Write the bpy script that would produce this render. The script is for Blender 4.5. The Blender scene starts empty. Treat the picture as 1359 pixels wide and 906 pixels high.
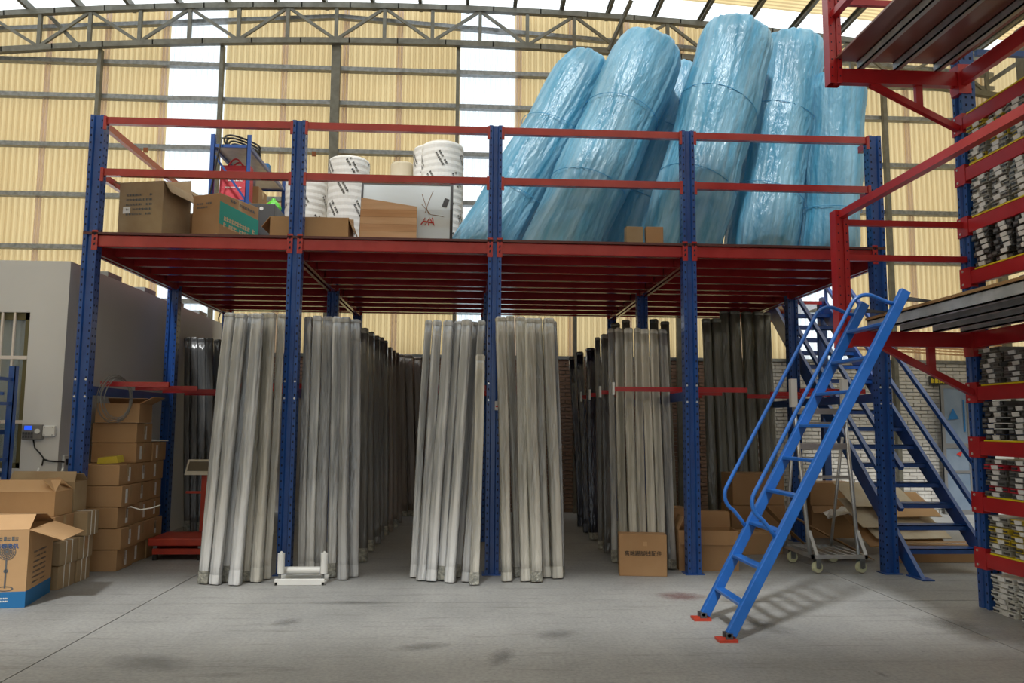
import bpy, math, random
from mathutils import Vector, Matrix
random.seed(7)
SC = bpy.context.scene
COL = SC.collection
# ------------------------------------------------------------------ camera, world, exposure
F = 1056.62; PIT = 0.105035; YAW = 0.05241; ROL = 0.00736; CAM = Vector((0, 0, 1.45))
_f = Vector((math.sin(YAW)*math.cos(PIT), math.cos(YAW)*math.cos(PIT), math.sin(PIT)))
_r = Vector((math.cos(YAW), -math.sin(YAW), 0)); _u = _r.cross(_f)
AX = _r*math.cos(ROL) + _u*math.sin(ROL); UX = -_r*math.sin(ROL) + _u*math.cos(ROL)
cam = bpy.data.cameras.new('camera'); cam.sensor_width = 36; cam.lens = F/1359*36; cam.clip_end = 200
camo = bpy.data.objects.new('camera', cam); COL.objects.link(camo)
camo.matrix_world = Matrix(((AX.x, UX.x, -_f.x, 0), (AX.y, UX.y, -_f.y, 0), (AX.z, UX.z, -_f.z, 1.45), (0, 0, 0, 1)))
SC.camera = camo
w = bpy.data.worlds.new('overcast_sky'); SC.world = w; w.use_nodes = True
bg = w.node_tree.nodes['Background']; bg.inputs[0].default_value = (0.84, 0.93, 1.0, 1); bg.inputs[1].default_value = 1.6
sun = bpy.data.lights.new('sun', 'SUN'); sun.energy = 3.4; sun.angle = 0.08; sun.color = (1, .98, .95)
suno = bpy.data.objects.new('sun', sun); COL.objects.link(suno); suno.location = (-3, -6, 12)
suno.rotation_euler = Vector((0.20, 0.70, -0.95)).to_track_quat('-Z', 'Y').to_euler()
SC.view_settings.view_transform = 'Standard'; SC.view_settings.look = 'None'
SC.view_settings.exposure = 0.08; SC.view_settings.gamma = 1.0; SC.view_settings.use_curve_mapping = False
SC.cycles.max_bounces = 10; SC.cycles.diffuse_bounces = 6; SC.cycles.transparent_max_bounces = 12
SC.cycles.sample_clamp_indirect = 4; SC.cycles.use_denoising = True

# ------------------------------------------------------------------ pixel -> place
def ray(x, y): return _f + AX*((x-679.5)/F) - UX*((y-453)/F)
def pZ(x, y, z=0.0): d = ray(x, y); return CAM + d*((z-1.45)/d.z)
def pY(x, y, Y): d = ray(x, y); return CAM + d*(Y/d.y)
def pX(x, y, X): d = ray(x, y); return CAM + d*(X/d.x)

# ------------------------------------------------------------------ materials
MATS = {}
def mat(name, col, rough=.5, metal=0, col2=None, vscale=3, vstretch=(1, 1, 1), bump=0, bscale=30, bstretch=(1, 1, 1), coat=0, trans=0, spec=.5, vlo=.35, vhi=.65, detail=5, emit=None):
    m = bpy.data.materials.new(name); m.use_nodes = True; nt = m.node_tree; N = nt.nodes; L = nt.links
    b = N['Principled BSDF']; b.inputs['Base Color'].default_value = (*col, 1); b.inputs['Roughness'].default_value = rough
    b.inputs['Metallic'].default_value = metal; b.inputs['Coat Weight'].default_value = coat; b.inputs['Coat Roughness'].default_value = .15
    b.inputs['Specular IOR Level'].default_value = spec
    tc = N.new('ShaderNodeTexCoord')
    def noise(scale, stretch, det):
        mp = N.new('ShaderNodeMapping'); mp.inputs['Scale'].default_value = stretch; L.new(tc.outputs['Object'], mp.inputs['Vector'])
        n = N.new('ShaderNodeTexNoise'); n.inputs['Scale'].default_value = scale; n.inputs['Detail'].default_value = det
        L.new(mp.outputs[0], n.inputs['Vector']); return n
    colout = None
    if col2:
        n = noise(vscale, vstretch, detail); r = N.new('ShaderNodeValToRGB')
        r.color_ramp.elements[0].position = vlo; r.color_ramp.elements[1].position = vhi
        r.color_ramp.elements[0].color = (*col, 1); r.color_ramp.elements[1].color = (*col2, 1)
        L.new(n.outputs['Fac'], r.inputs['Fac']); L.new(r.outputs['Color'], b.inputs['Base Color']); colout = r.outputs['Color']
    if bump:
        n = noise(bscale, bstretch, 4); bp = N.new('ShaderNodeBump'); bp.inputs['Strength'].default_value = bump; bp.inputs['Distance'].default_value = .02
        L.new(n.outputs['Fac'], bp.inputs['Height']); L.new(bp.outputs['Normal'], b.inputs['Normal'])
        L.new(bp.outputs['Normal'], b.inputs['Coat Normal'])
    if emit: b.inputs['Emission Color'].default_value = (*emit, 1); b.inputs['Emission Strength'].default_value = 1
    if trans:
        t = N.new('ShaderNodeBsdfTranslucent'); t.inputs['Color'].default_value = (*col, 1)
        if colout: L.new(colout, t.inputs['Color'])
        mx = N.new('ShaderNodeMixShader'); mx.inputs[0].default_value = trans
        L.new(b.outputs[0], mx.inputs[1]); L.new(t.outputs[0], mx.inputs[2]); L.new(mx.outputs[0], N['Material Output'].inputs['Surface'])
    MATS[name] = m; return m
def clear_sheet(name, col, k):
    m = bpy.data.materials.new(name); m.use_nodes = True; N = m.node_tree.nodes; L = m.node_tree.links
    t = N.new('ShaderNodeBsdfTransparent'); t.inputs['Color'].default_value = (*col, 1)
    mx = N.new('ShaderNodeMixShader'); mx.inputs[0].default_value = k
    L.new(N['Principled BSDF'].outputs[0], mx.inputs[1]); L.new(t.outputs[0], mx.inputs[2]); L.new(mx.outputs[0], N['Material Output'].inputs['Surface'])
    MATS[name] = m
mat('blue', (.010, .058, .25), .35, 0, (.014, .078, .31), 6, coat=.25, bump=.04, bscale=60)
mat('ladder_blue', (.010, .10, .38), .35, 0, (.014, .12, .45), 6, coat=.3)
mat('red', (.34, .020, .024), .26, 0, (.41, .030, .032), 5, coat=.5, bump=.03, bscale=40)
mat('rack_red', (.40, .012, .018), .33, 0, (.46, .02, .025), 5, coat=.3)
mat('scale_red', (.42, .04, .015), .45, 0, (.34, .03, .015), 8)
mat('hole', (.004, .008, .03), .9)
mat('bolt', (.75, .75, .72), .3, .6)
mat('galv', (.17, .18, .18), .42, .5, (.27, .28, .28), 14, bump=.05)
mat('truss_grey', (.11, .105, .08), .5, .15, (.16, .155, .125), 8)
mat('dark_steel', (.22, .235, .25), .38, .45, (.30, .315, .33), 9)
mat('joist_steel', (.34, .36, .38), .35, .2, (.46, .48, .50), 9)
mat('silver', (.55, .56, .56), .28, .8, (.62, .62, .62), 20)
mat('concrete', (.27, .265, .255), .62, 0, (.39, .385, .37), 1.1, bump=.10, bscale=25, vlo=.30, vhi=.68, detail=9, spec=.4)
def concrete():
    m = bpy.data.materials.new('concrete'); m.use_nodes = True; N = m.node_tree.nodes; L = m.node_tree.links; b = N['Principled BSDF']
    g = N.new('ShaderNodeNewGeometry')
    def nz(sc, det, stretch=(1, 1, 1), rough=.6):
        mp = N.new('ShaderNodeMapping'); mp.inputs['Scale'].default_value = stretch; L.new(g.outputs['Position'], mp.inputs[0])
        n = N.new('ShaderNodeTexNoise'); n.inputs['Scale'].default_value = sc; n.inputs['Detail'].default_value = det; n.inputs['Roughness'].default_value = rough; L.new(mp.outputs[0], n.inputs[0]); return n.outputs['Fac']
    def ramp(fac, *st):
        r = N.new('ShaderNodeValToRGB'); e = r.color_ramp.elements
        while len(e) < len(st): e.new(.5)
        for q, (p, c) in zip(e, st): q.position = p; q.color = (*c, 1)
        L.new(fac, r.inputs[0]); return r.outputs[0]
    def mix(a, c, f=1.0):
        x = N.new('ShaderNodeMix'); x.data_type = 'RGBA'; x.blend_type = 'MULTIPLY'; x.inputs[0].default_value = f; L.new(a, x.inputs[6]); L.new(c, x.inputs[7]); return x.outputs[2]
    base = ramp(nz(.55, 10, (1, .6, 1), .68), (.28, (.215, .22, .22)), (.5, (.30, .303, .30)), (.72, (.385, .385, .375)))
    grain = ramp(nz(38, 6), (.30, (.78, .78, .78)), (.62, (1.06, 1.06, 1.06)))
    scr = ramp(nz(5, 9, (.25, 2.2, 1), .72), (.36, (.72, .71, .70)), (.46, (1, 1, 1)))
    spk = ramp(nz(14, 3, (1, 1, 1), .8), (.27, (.45, .44, .43)), (.33, (1, 1, 1)))
    c = mix(mix(mix(base, grain), scr, .8), spk); L.new(c, b.inputs['Base Color']); b.inputs['Roughness'].default_value = .55
    bp = N.new('ShaderNodeBump'); bp.inputs['Strength'].default_value = .12; L.new(nz(22, 6), bp.inputs['Height']); L.new(bp.outputs[0], b.inputs['Normal']); MATS['concrete'] = m
concrete()
def stain(name, col, k):
    m = bpy.data.materials.new(name); m.use_nodes = True; N = m.node_tree.nodes; L = m.node_tree.links; b = N['Principled BSDF']; b.inputs['Base Color'].default_value = (*col, 1); b.inputs['Roughness'].default_value = .7
    tc = N.new('ShaderNodeTexCoord'); gr = N.new('ShaderNodeTexGradient'); gr.gradient_type = 'SPHERICAL'; L.new(tc.outputs['Object'], gr.inputs[0])
    n = N.new('ShaderNodeTexNoise'); n.inputs['Scale'].default_value = 2.5; n.inputs['Detail'].default_value = 8; n.inputs['Roughness'].default_value = .75; L.new(tc.outputs['Object'], n.inputs[0])
    a = N.new('ShaderNodeMath'); a.operation = 'MULTIPLY'; L.new(gr.outputs['Fac'], a.inputs[0]); L.new(n.outputs['Fac'], a.inputs[1])
    r = N.new('ShaderNodeValToRGB'); r.color_ramp.elements[0].position = .16; r.color_ramp.elements[1].position = .42; r.color_ramp.elements[1].color = (k, k, k, 1); L.new(a.outputs[0], r.inputs[0]); L.new(r.outputs[0], b.inputs['Alpha']); MATS[name] = m
mat('joint', (.09, .088, .085), .9)
stain('stain_red', (.20, .10, .10), .55); stain('stain_dark', (.11, .11, .11), .30)
mat('cream_sheet', (.64, .47, .235), .6, 0, (.68, .515, .27), 1.2, (1, 1, .15), trans=.72)
mat('cream_lap', (.84, .76, .74), .6, trans=.9)
mat('tan_sheet', (.46, .33, .17), .6, trans=.75)
mat('white_sheet', (.93, .95, .96), .5, trans=.9)
clear_sheet('clear_sheet', (.92, .95, .97), .85)
mat('plaster', (.60, .61, .62), .8, 0, (.66, .665, .67), .8, bump=.05, bscale=12)
mat('white_paint', (.74, .73, .70), .7, 0, (.66, .65, .61), 2, bump=.1)
mat('white_brick', (.66, .64, .59), .8, 0, (.50, .48, .44), 5, bump=.3, bscale=18)
mat('mortar', (.33, .31, .28), .95, 0, (.42, .40, .37), 6, bump=.3)
mat('dark_brick', (.20, .12, .085), .9, 0, (.30, .20, .15), 4, bump=.3, bscale=18)
mat('carton', (.36, .205, .095), .75, 0, (.41, .245, .12), 3, bump=.05, bscale=14)
mat('carton_light', (.45, .275, .135), .75, 0, (.50, .31, .155), 3, bump=.05, bscale=14)
mat('carton_inner', (.30, .165, .075), .8)
mat('carton_dull', (.30, .21, .12), .8, 0, (.36, .27, .16), 4, bump=.06)
mat('carton_white', (.62, .57, .47), .8, 0, (.50, .42, .30), 3)
mat('tape', (.45, .31, .17), .2, coat=.6)
mat('paper', (.78, .78, .77), .6)
mat('paper_print', (.72, .72, .72), .6, 0, (.45, .45, .45), 120, (1, 1, .25), vlo=.58, vhi=.66)
mat('strap', (.78, .77, .72), .5)
mat('ink', (.012, .012, .012), .7)
mat('ink_blue', (.012, .10, .32), .6)
mat('band_blue', (.01, .14, .36), .55)
mat('ink_grey', (.10, .11, .12), .7)
mat('ink_white', (.8, .8, .78), .6)
mat('ink_red', (.6, .03, .02), .6)
mat('teal', (.012, .30, .24), .55)
mat('tan_print', (.62, .45, .27), .6)
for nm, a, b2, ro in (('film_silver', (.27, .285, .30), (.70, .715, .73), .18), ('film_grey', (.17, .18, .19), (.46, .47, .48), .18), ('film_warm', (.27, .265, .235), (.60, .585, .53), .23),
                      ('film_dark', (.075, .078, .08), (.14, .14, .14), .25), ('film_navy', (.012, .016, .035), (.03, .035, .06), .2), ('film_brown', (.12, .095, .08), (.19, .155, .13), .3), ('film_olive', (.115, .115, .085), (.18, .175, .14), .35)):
    mat(nm, a, ro, 0, b2, 15, (1, 1, .045), bump=1.0, bscale=26, bstretch=(1, 1, .2), coat=.8, spec=.6, vlo=.40, vhi=.60)  # lengthwise colour streaks paint highlight and shade onto each bundle
mat('film_crumple', (.17, .175, .16), .25, 0, (.36, .36, .31), 30, bump=1, bscale=45, coat=.8)
mat('blue_film', (.085, .345, .53), .34, 0, (.29, .55, .71), 9, (1, 1, .08), bump=.8, bscale=26, bstretch=(1, 1, .35), coat=.3, trans=.30)
mat('blue_knot', (.06, .40, .68), .3, 0, (.2, .55, .75), 12, bump=.5, trans=.4)
mat('foam', (.74, .73, .70), .7, 0, (.80, .79, .765), 3, trans=.12)
mat('foam_cream', (.74, .66, .50), .7)
mat('whiteboard', (.60, .66, .68), .25)
mat('black_plastic', (.015, .015, .017), .45)
mat('dark_grey', (.06, .062, .068), .5)
mat('grey_plastic', (.18, .18, .18), .5)
mat('white_plastic', (.72, .73, .72), .4)
mat('cream_plastic', (.55, .52, .44), .5)
mat('screen_blue', (.02, .08, .6), .2, emit=(.02, .09, .75))
mat('screen_dark', (.03, .025, .025), .15)
mat('wood_a', (.50, .265, .12), .55, 0, (.62, .36, .18), 4, (.35, 5, 5))
mat('wood_b', (.58, .34, .17), .55, 0, (.68, .43, .24), 4, (.35, 5, 5))
mat('ply_red', (.17, .060, .045), .35, 0, (.24, .09, .065), 2, (1, .15, 1), coat=.25)
mat('ply_edge', (.30, .17, .07), .8)
mat('deck_top', (.10, .03, .028), .5)
mat('yellow', (.75, .58, .01), .45)
mat('yellow_film', (.52, .40, .03), .35, coat=.4)
mat('curtain', (.30, .36, .38), .85, 0, (.40, .46, .48), 10, (1, 1, .05))
mat('frame_olive', (.13, .115, .05), .6)
mat('grille', (.72, .66, .62), .4)
mat('red_bag', (.55, .03, .05), .55, 0, (.46, .02, .04), 6, bump=.3)
mat('green_bag', (.10, .55, .03), .4, bump=.4, bscale=12)
mat('cable', (.012, .012, .013), .5)
mat('wire', (.25, .25, .24), .35, .6)
mat('caster', (.66, .68, .46), .5)
mat('glass_film', (.16, .22, .30), .2, 0, (.22, .28, .36), 3, coat=.5)
mat('profile_white', (.70, .71, .69), .35, 0, (.60, .61, .60), 8, coat=.4)
mat('profile_grey', (.40, .40, .37), .4, 0, (.30, .30, .28), 8, coat=.4)
mat('profile_black', (.025, .026, .028), .35, 0, (.06, .06, .062), 8, coat=.5)
mat('profile_dark', (.10, .10, .105), .35, 0, (.17, .17, .17), 10, coat=.5)
mat('rubber', (.02, .02, .02), .8)
mat('rust', (.22, .07, .02), .8)
mat('orange', (.65, .20, .02), .5)

# ------------------------------------------------------------------ mesh building
def smooth_path(p, n=5):
    p = [Vector(q) for q in p]; o = []
    for i in range(len(p)-1):
        a, b, c, d = p[max(i-1, 0)], p[i], p[i+1], p[min(i+2, len(p)-1)]
        for k in range(n):
            t = k/n; o.append(.5*((2*b)+(c-a)*t+(2*a-5*b+4*c-d)*t*t+(3*b-a-3*c+d)*t**3))
    return o+[p[-1]]
class MB:
    def __init__(s): s.v = []; s.f = []
    def _add(s, vs, fs):
        o = len(s.v); s.v += [tuple(v) for v in vs]; s.f += [tuple(i+o for i in f) for f in fs]; return s
    def box(s, x0, x1, y0, y1, z0, z1):
        return s._add([(x0,y0,z0),(x1,y0,z0),(x1,y1,z0),(x0,y1,z0),(x0,y0,z1),(x1,y0,z1),(x1,y1,z1),(x0,y1,z1)],
                      [(0,3,2,1),(4,5,6,7),(0,1,5,4),(1,2,6,5),(2,3,7,6),(3,0,4,7)])
    def hexa(s, p): return s._add(p, [(0,3,2,1),(4,5,6,7),(0,1,5,4),(1,2,6,5),(2,3,7,6),(3,0,4,7)])
    def bar(s, a, b, wd, ht, up=(0,0,1)):
        a = Vector(a); b = Vector(b); d = (b-a).normalized(); upv = Vector(up)
        if abs(d.dot(upv)) > .99: upv = Vector((0,1,0))
        sd = d.cross(upv).normalized()*(wd/2); u = sd.cross(d).normalized()*(ht/2)
        p = []
        for c in (a, b):
            p += [c-sd-u, c+sd-u, c+sd+u, c-sd+u]
        return s._add(p, [(0,1,2,3),(7,6,5,4),(0,4,5,1),(1,5,6,2),(2,6,7,3),(3,7,4,0)])
    def cyl(s, a, b, r, r2=None, n=12, caps=True):
        a = Vector(a); b = Vector(b); r2 = r if r2 is None else r2; d = (b-a).normalized()
        t = Vector((0,0,1)) if abs(d.z) < .9 else Vector((1,0,0)); e1 = d.cross(t).normalized(); e2 = d.cross(e1)
        vs = []
        for c, rr in ((a, r), (b, r2)):
            for i in range(n):
                an = 2*math.pi*i/n; vs.append(c+e1*(rr*math.cos(an))+e2*(rr*math.sin(an)))
        fs = [(i, (i+1) % n, n+(i+1) % n, n+i) for i in range(n)]
        if caps: fs += [tuple(range(n-1, -1, -1)), tuple(range(n, 2*n))]
        return s._add(vs, fs)
    def pipe(s, pts, r, n=8):
        pts = [Vector(p) for p in pts]; vs = []; prev = None
        for i, p in enumerate(pts):
            d = (pts[min(i+1, len(pts)-1)]-pts[max(i-1, 0)]).normalized()
            if prev is None:
                t = Vector((0,0,1)) if abs(d.z) < .9 else Vector((0,1,0)); e1 = d.cross(t).normalized()
            else: e1 = (prev-d*prev.dot(d)).normalized()
            prev = e1; e2 = d.cross(e1)
            for k in range(n):
                an = 2*math.pi*k/n; vs.append(p+e1*(r*math.cos(an))+e2*(r*math.sin(an)))
        m = len(pts); fs = [(i*n+k, i*n+(k+1) % n, (i+1)*n+(k+1) % n, (i+1)*n+k) for i in range(m-1) for k in range(n)]
        fs += [tuple(range(n-1, -1, -1)), tuple(range((m-1)*n, m*n))]
        return s._add(vs, fs)
    def quad(s, a, b, c, d): return s._add([a, b, c, d], [(0,1,2,3)])
    def lathe(s, prof, n=24, c=(0,0,0)):
        vs = []; m = len(prof)
        for r, z in prof:
            for k in range(n):
                an = 2*math.pi*k/n; vs.append((c[0]+r*math.cos(an), c[1]+r*math.sin(an), c[2]+z))
        fs = [(i*n+k, i*n+(k+1) % n, (i+1)*n+(k+1) % n, (i+1)*n+k) for i in range(m-1) for k in range(n)]
        fs += [tuple(range(n-1, -1, -1)), tuple(range((m-1)*n, m*n))]
        return s._add(vs, fs)
    def mesh(s, name, m, smooth=False):
        me = bpy.data.meshes.new(name); me.from_pydata(s.v, [], s.f); me.materials.append(MATS[m])
        if smooth: me.polygons.foreach_set('use_smooth', [True]*len(me.polygons))
        me.update(); return me
    def build(s, name, m, parent=None, smooth=False, loc=None, label=None):
        return link(name, s.mesh(name, m, smooth), parent, loc, label)
def link(name, me, parent=None, loc=None, label=None, rot=None, mw=None):
    o = bpy.data.objects.new(name, me); COL.objects.link(o)
    if parent: o.parent = parent
    if loc is not None: o.location = loc
    if rot is not None: o.rotation_euler = rot
    if mw is not None: o.matrix_local = mw
    if label: o['label'] = label
    return o
def empty(name, label, cat, loc=(0,0,0), rz=0, group=None, kind=None):
    o = bpy.data.objects.new(name, None); COL.objects.link(o); o.location = loc; o.rotation_euler = (0,0,rz); o.empty_display_size = .1
    return tag(o, label, cat, group, kind)
def tag(o, label, cat, group=None, kind=None):
    o['label'] = label; o['category'] = cat
    if group: o['group'] = group
    if kind: o['kind'] = kind
    return o
def stuff(o): o['kind'] = 'stuff'; return o
def bevel(o, wd=.004, seg=1):
    md = o.modifiers.new('bevel', 'BEVEL'); md.width = wd; md.segments = seg; md.limit_method = 'ANGLE'; return o
def copy_tree(o, parent=None):
    c = o.copy(); COL.objects.link(c); c.parent = parent
    for ch in o.children: copy_tree(ch, c)
    return c
ORD = ['first','second','third','fourth','fifth','sixth','seventh','eighth','ninth','tenth','eleventh','twelfth']
TEXTS = {}
def text(body, size, m, parent, mw, name='lettering', align='CENTER'):
    k = (body, size, align)
    if k not in TEXTS:
        c = bpy.data.curves.new('txt', 'FONT'); c.body = body; c.size = size; c.offset = size*.012; c.align_x = align; c.align_y = 'CENTER'
        o = bpy.data.objects.new('txt', c); COL.objects.link(o)
        bpy.context.view_layer.update()
        me = bpy.data.meshes.new_from_object(o.evaluated_get(bpy.context.evaluated_depsgraph_get()))
        bpy.data.objects.remove(o); me.materials.clear(); me.materials.append(MATS[m]); TEXTS[k] = me
    return link(name, TEXTS[k], parent, mw=mw)
def face_mw(origin, xdir, up):
    x = Vector(xdir).normalized(); u = Vector(up); u = (u-x*u.dot(x)).normalized(); n = x.cross(u)
    return Matrix(((x.x,u.x,n.x,origin[0]),(x.y,u.y,n.y,origin[1]),(x.z,u.z,n.z,origin[2]),(0,0,0,1)))
def scribble(rows, wd, ht, gap, seed, n=7):
    # illegible stamped print: rows of small dashes in the local XY plane
    rr = random.Random(seed); b = MB()
    for r in range(rows):
        cw = wd/n; y = -r*(ht+gap)
        for i in range(n):
            x = -wd/2+i*cw
            if rr.random() < .12: continue
            b.quad((x+cw*.08, y, 0), (x+cw*.42, y, 0), (x+cw*.42, y+ht, 0), (x+cw*.08, y+ht, 0))
            b.quad((x+cw*.5, y+ht*.55, 0), (x+cw*.9, y+ht*.55, 0), (x+cw*.9, y+ht*.85, 0), (x+cw*.5, y+ht*.85, 0))
            b.quad((x+cw*.5, y+ht*.05, 0), (x+cw*.88, y+ht*.05, 0), (x+cw*.88, y+ht*.32, 0), (x+cw*.5, y+ht*.32, 0))
    return b
# ================================================================== THE BUILDING
WY = 13.6; XL, XR = -10.5, 9.5; YF = -9.0
def arch(x, base): return base - .0067*(x+.5)**2
# floor: slabs with recessed joints
fl = MB().box(XL, XR, YF, WY+.3, -.30, -.012).build('floor', 'joint'); tag(fl, 'grey concrete warehouse floor with cut joints', 'floor', kind='structure')
xs = [XL, -2.60, 3.64, XR]; ys = [YF, .75, 6.745, WY+.3]; g = .005
for i in range(3):
    for j in range(3):
        MB().box(xs[i]+g, xs[i+1]-g, ys[j]+g, ys[j+1]-g, -.15, 0).build('concrete_slab', 'concrete', fl)
def floor_stain(px, py, rx, ry, m, seed):
    c = pZ(px, py); o = MB().quad((-1, -1, 0), (1, -1, 0), (1, 1, 0), (-1, 1, 0)).build('floor_stain', m, fl, loc=(c.x, c.y, .0012+.0002*seed)); o.scale = (rx, ry, 1); o.rotation_euler.z = seed*.35
for k, (px, py, rx_, ry_, m) in enumerate(((903, 791, .34, .30, 'stain_red'), (560, 858, .30, .16, 'stain_dark'), (737, 842, .28, .20, 'stain_dark'), (380, 826, .22, .16, 'stain_dark'), (665, 872, .34, .14, 'stain_dark'), (1170, 895, .10, .04, 'stain_dark'), (1010, 830, .5, .25, 'stain_dark'), (1270, 830, .5, .4, 'stain_dark'), (200, 880, .5, .3, 'stain_dark'), (470, 800, .6, .12, 'stain_dark'))):
    floor_stain(px, py, rx_, ry_, m, k)

# back wall: brick base with bricks, corrugated sheets, rails and wind columns
wb = MB().box(XL, XR, WY+.02, WY+.30, 0, 2.60).build('wall_back', 'mortar'); tag(wb, 'gable wall of brick below and corrugated translucent sheets above', 'wall', kind='structure')
BL, BH = .245, .063
brick_me = {k: MB().box(-BL/2+.006, BL/2-.006, 0, .05, 0, BH-.011).mesh('brick', k) for k in ('white_brick', 'dark_brick')}
rest = {'white_brick': MB(), 'dark_brick': MB()}; nb = 0
for r in range(41):
    z = .005+r*BH
    for c in range(int((XR-XL)/BL)):
        x = XL+BL/2+c*BL+(BL/2 if r % 2 else 0)
        if x > XR-.13: continue
        white = x > 5.0; k = 'white_brick' if white else 'dark_brick'
        off = random.uniform(0, .009)
        vis = (6.75 < x < 8.05 and z > .75) or (2.2 < x < 2.75 and z > 1.9) or (1.52 < x < 1.8 and z > .2)
        if vis and nb < 290:
            nb += 1; link('brick', brick_me[k], wb, loc=(x, WY-.03-off, z))
        elif z < 2.54 and (x > 0.5 or r > 30):
            rest[k].box(x-BL/2+.006, x+BL/2-.006, WY-.03-off, WY+.02, z, z+BH-.011)
for k, b in rest.items():
    o = b.build('brickwork', k, wb); o['kind'] = 'stuff'
MB().box(XL, XR, WY-.06, WY+.02, 2.585, 2.64).build('wall_coping', 'galv', wb)
def sheet(x0, x1, m, y=WY+.06, z0=2.62, name='corrugated_sheet', parent=wb, amp=.034):
    n = max(2, round((x1-x0)/.1)); p = (x1-x0)/n; prof = []
    for i in range(n):
        for t, a in ((0, 0), (.3, 0), (.5, 1), (.8, 1)): prof.append((x0+p*(i+t), y-a*amp))
    prof.append((x1, y)); b = MB(); vs = []; fs = []
    for i, (x, yy) in enumerate(prof):
        vs += [(x, yy, z0), (x, yy, arch(x, 8.90))]
        if i: fs.append((2*i-2, 2*i, 2*i+1, 2*i-1))
    b._add(vs, fs); return b.build(name, m, parent)
ed = [-10.5, -9.45, -8.4, -7.37, -6.39, -5.32, -4.35, -3.33, -2.33, -1.32, -.24, .73, 1.74, 2.75, 3.75, 4.76, 5.76, 6.73, 7.89, 8.75, 9.5]
for a, b2 in zip(ed, ed[1:]):
    m = 'white_sheet' if round(a, 2) in (-5.32, -.24, 5.76) else ('tan_sheet' if a > 8.7 else 'cream_sheet')
    sheet(a, b2, m)
for x in (-8.4, -7.37, -6.39, -5.40, -3.33, -2.27, -1.32, .80, 1.74, 2.75, 3.75, 4.76, 7.89):
    sheet(x-.055, x+.055, 'cream_lap', y=WY+.03, name='sheet_lap')
for z in (3.49, 4.38, 5.28, 6.15, 7.02, 7.64):
    b = MB(); b.box(XL, XR, WY-.10, WY+.02, z+.03, z+.037); b.box(XL, XR, WY-.10, WY+.02, z-.037, z-.03); b.box(XL, XR, WY-.107, WY-.10, z-.037, z+.037)
    b.build('wall_rail', 'galv', wb)
MB().bar((XL, WY-.06, 8.00), (-2.4, WY-.06, 8.60), .1, .07).build('wall_rail', 'galv', wb)
MB().bar((-2.4, WY-.06, 8.60), (XR, WY-.06, 7.90), .1, .07).build('wall_rail', 'galv', wb)
for x, wd in ((-8.45, .06), (-6.4, .06), (-4.35, .06), (-2.4, .15), (-.28, .06), (1.78, .06), (3.6, .12), (5.5, .06), (7.38, .07), (9.42, .12)):
    MB().box(x-wd/2, x+wd/2, WY-.21, WY-.11, 0, arch(x, 8.05)).build('wall_column', 'truss_grey', wb)
MB().pipe([pY(*p, WY-.05) for p in ((292, 400), (291, 408), (293, 414), (290, 422), (291, 430))], .012).build('hanging_cable', 'cable', wb)
for px, py in ((194, 198), (417, 203)):
    p = pY(px, py, WY-.14); b = MB(); b.box(p.x-.035, p.x+.035, p.y-.03, p.y, p.z-.06, p.z+.02); b.build('rust_clip', 'rust', wb)
# roof truss
tr = empty('roof_truss', 'arched grey steel lattice truss under the roof edge', 'truss', (0, WY-.25, 0), kind='structure')
xt = [XL+.02+(XR-XL-.04)*i/24 for i in range(25)]
for base, ht in ((8.73, .095), (8.085, .095)):
    for a, b2 in zip(xt, xt[1:]): MB().bar((a-.01, 0, arch(a, base)), (b2+.01, 0, arch(b2, base)), .10, ht).build('chord', 'truss_grey', tr)
nodes = [-2.40+.833*i for i in range(-9, 15)]
for i, x in enumerate(nodes):
    if not XL < x < XR: continue
    MB().box(x-.03, x+.03, -.03, .03, arch(x, 8.085), arch(x, 8.73)).build('truss_post', 'truss_grey', tr)
    x2 = x+.833
    if x2 < XR:
        zs = (8.11, 8.70) if i % 2 == 1 else (8.70, 8.11)
        MB().bar((x, .0, arch(x, zs[0])), (x2, .0, arch(x2, zs[1])), .04, .05).build('truss_diagonal', 'truss_grey', tr)
for a, b2 in (((105, 62), (50, 4)), ((808, 66), (838, 0))):
    p = pY(*a, WY-.3); q = pZ(*b2, 8.72); MB().bar(p-Vector((0, WY-.25, 0)), q-Vector((0, WY-.25, 0)), .05, .06).build('fly_brace', 'truss_grey', tr)
# roof sheets and purlins
rf = empty('ceiling', 'arched roof of translucent corrugated sheets on steel purlins', 'roof', kind='structure')
def roof_strip(y0, y1, m, x0=XL, x1=XR, fine=True):
    n = max(1, round((y1-y0)/.1)) if fine else 1; py = (y1-y0)/n; prof = []
    for i in range(n):
        for t, a in (((0, 0), (.3, 0), (.5, 1), (.8, 1)) if fine else ((0, 0), (.5, .1))): prof.append((y0+py*(i+t), a*.02))
    prof.append((y1, 0)); nx = max(2, int((x1-x0)/1.0)); vs = []; fs = []
    for j in range(nx+1):
        x = x0+(x1-x0)*j/nx
        for (y, a) in prof: vs.append((x, y, arch(x, 8.92)+a))
    P = len(prof)
    for j in range(nx):
        for i in range(P-1): fs.append((j*P+i, j*P+i+1, (j+1)*P+i+1, (j+1)*P+i))
    MB()._add(vs, fs).build('roof_sheet', m, rf)
roof_strip(12.95, WY+.3, 'white_sheet')
for a, b2, m in ((XL, 1.6, 'white_sheet'), (1.6, 2.6, 'tan_sheet'), (2.6, 5.4, 'cream_sheet'), (5.4, XR, 'cream_sheet')): roof_strip(11.9, 12.95, m, a, b2)
for a, b2, m in ((XL, 3.0, 'cream_sheet'), (3.0, 5.6, 'white_sheet'), (5.6, XR, 'cream_sheet')): roof_strip(10.9, 11.9, m, a, b2)
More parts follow.
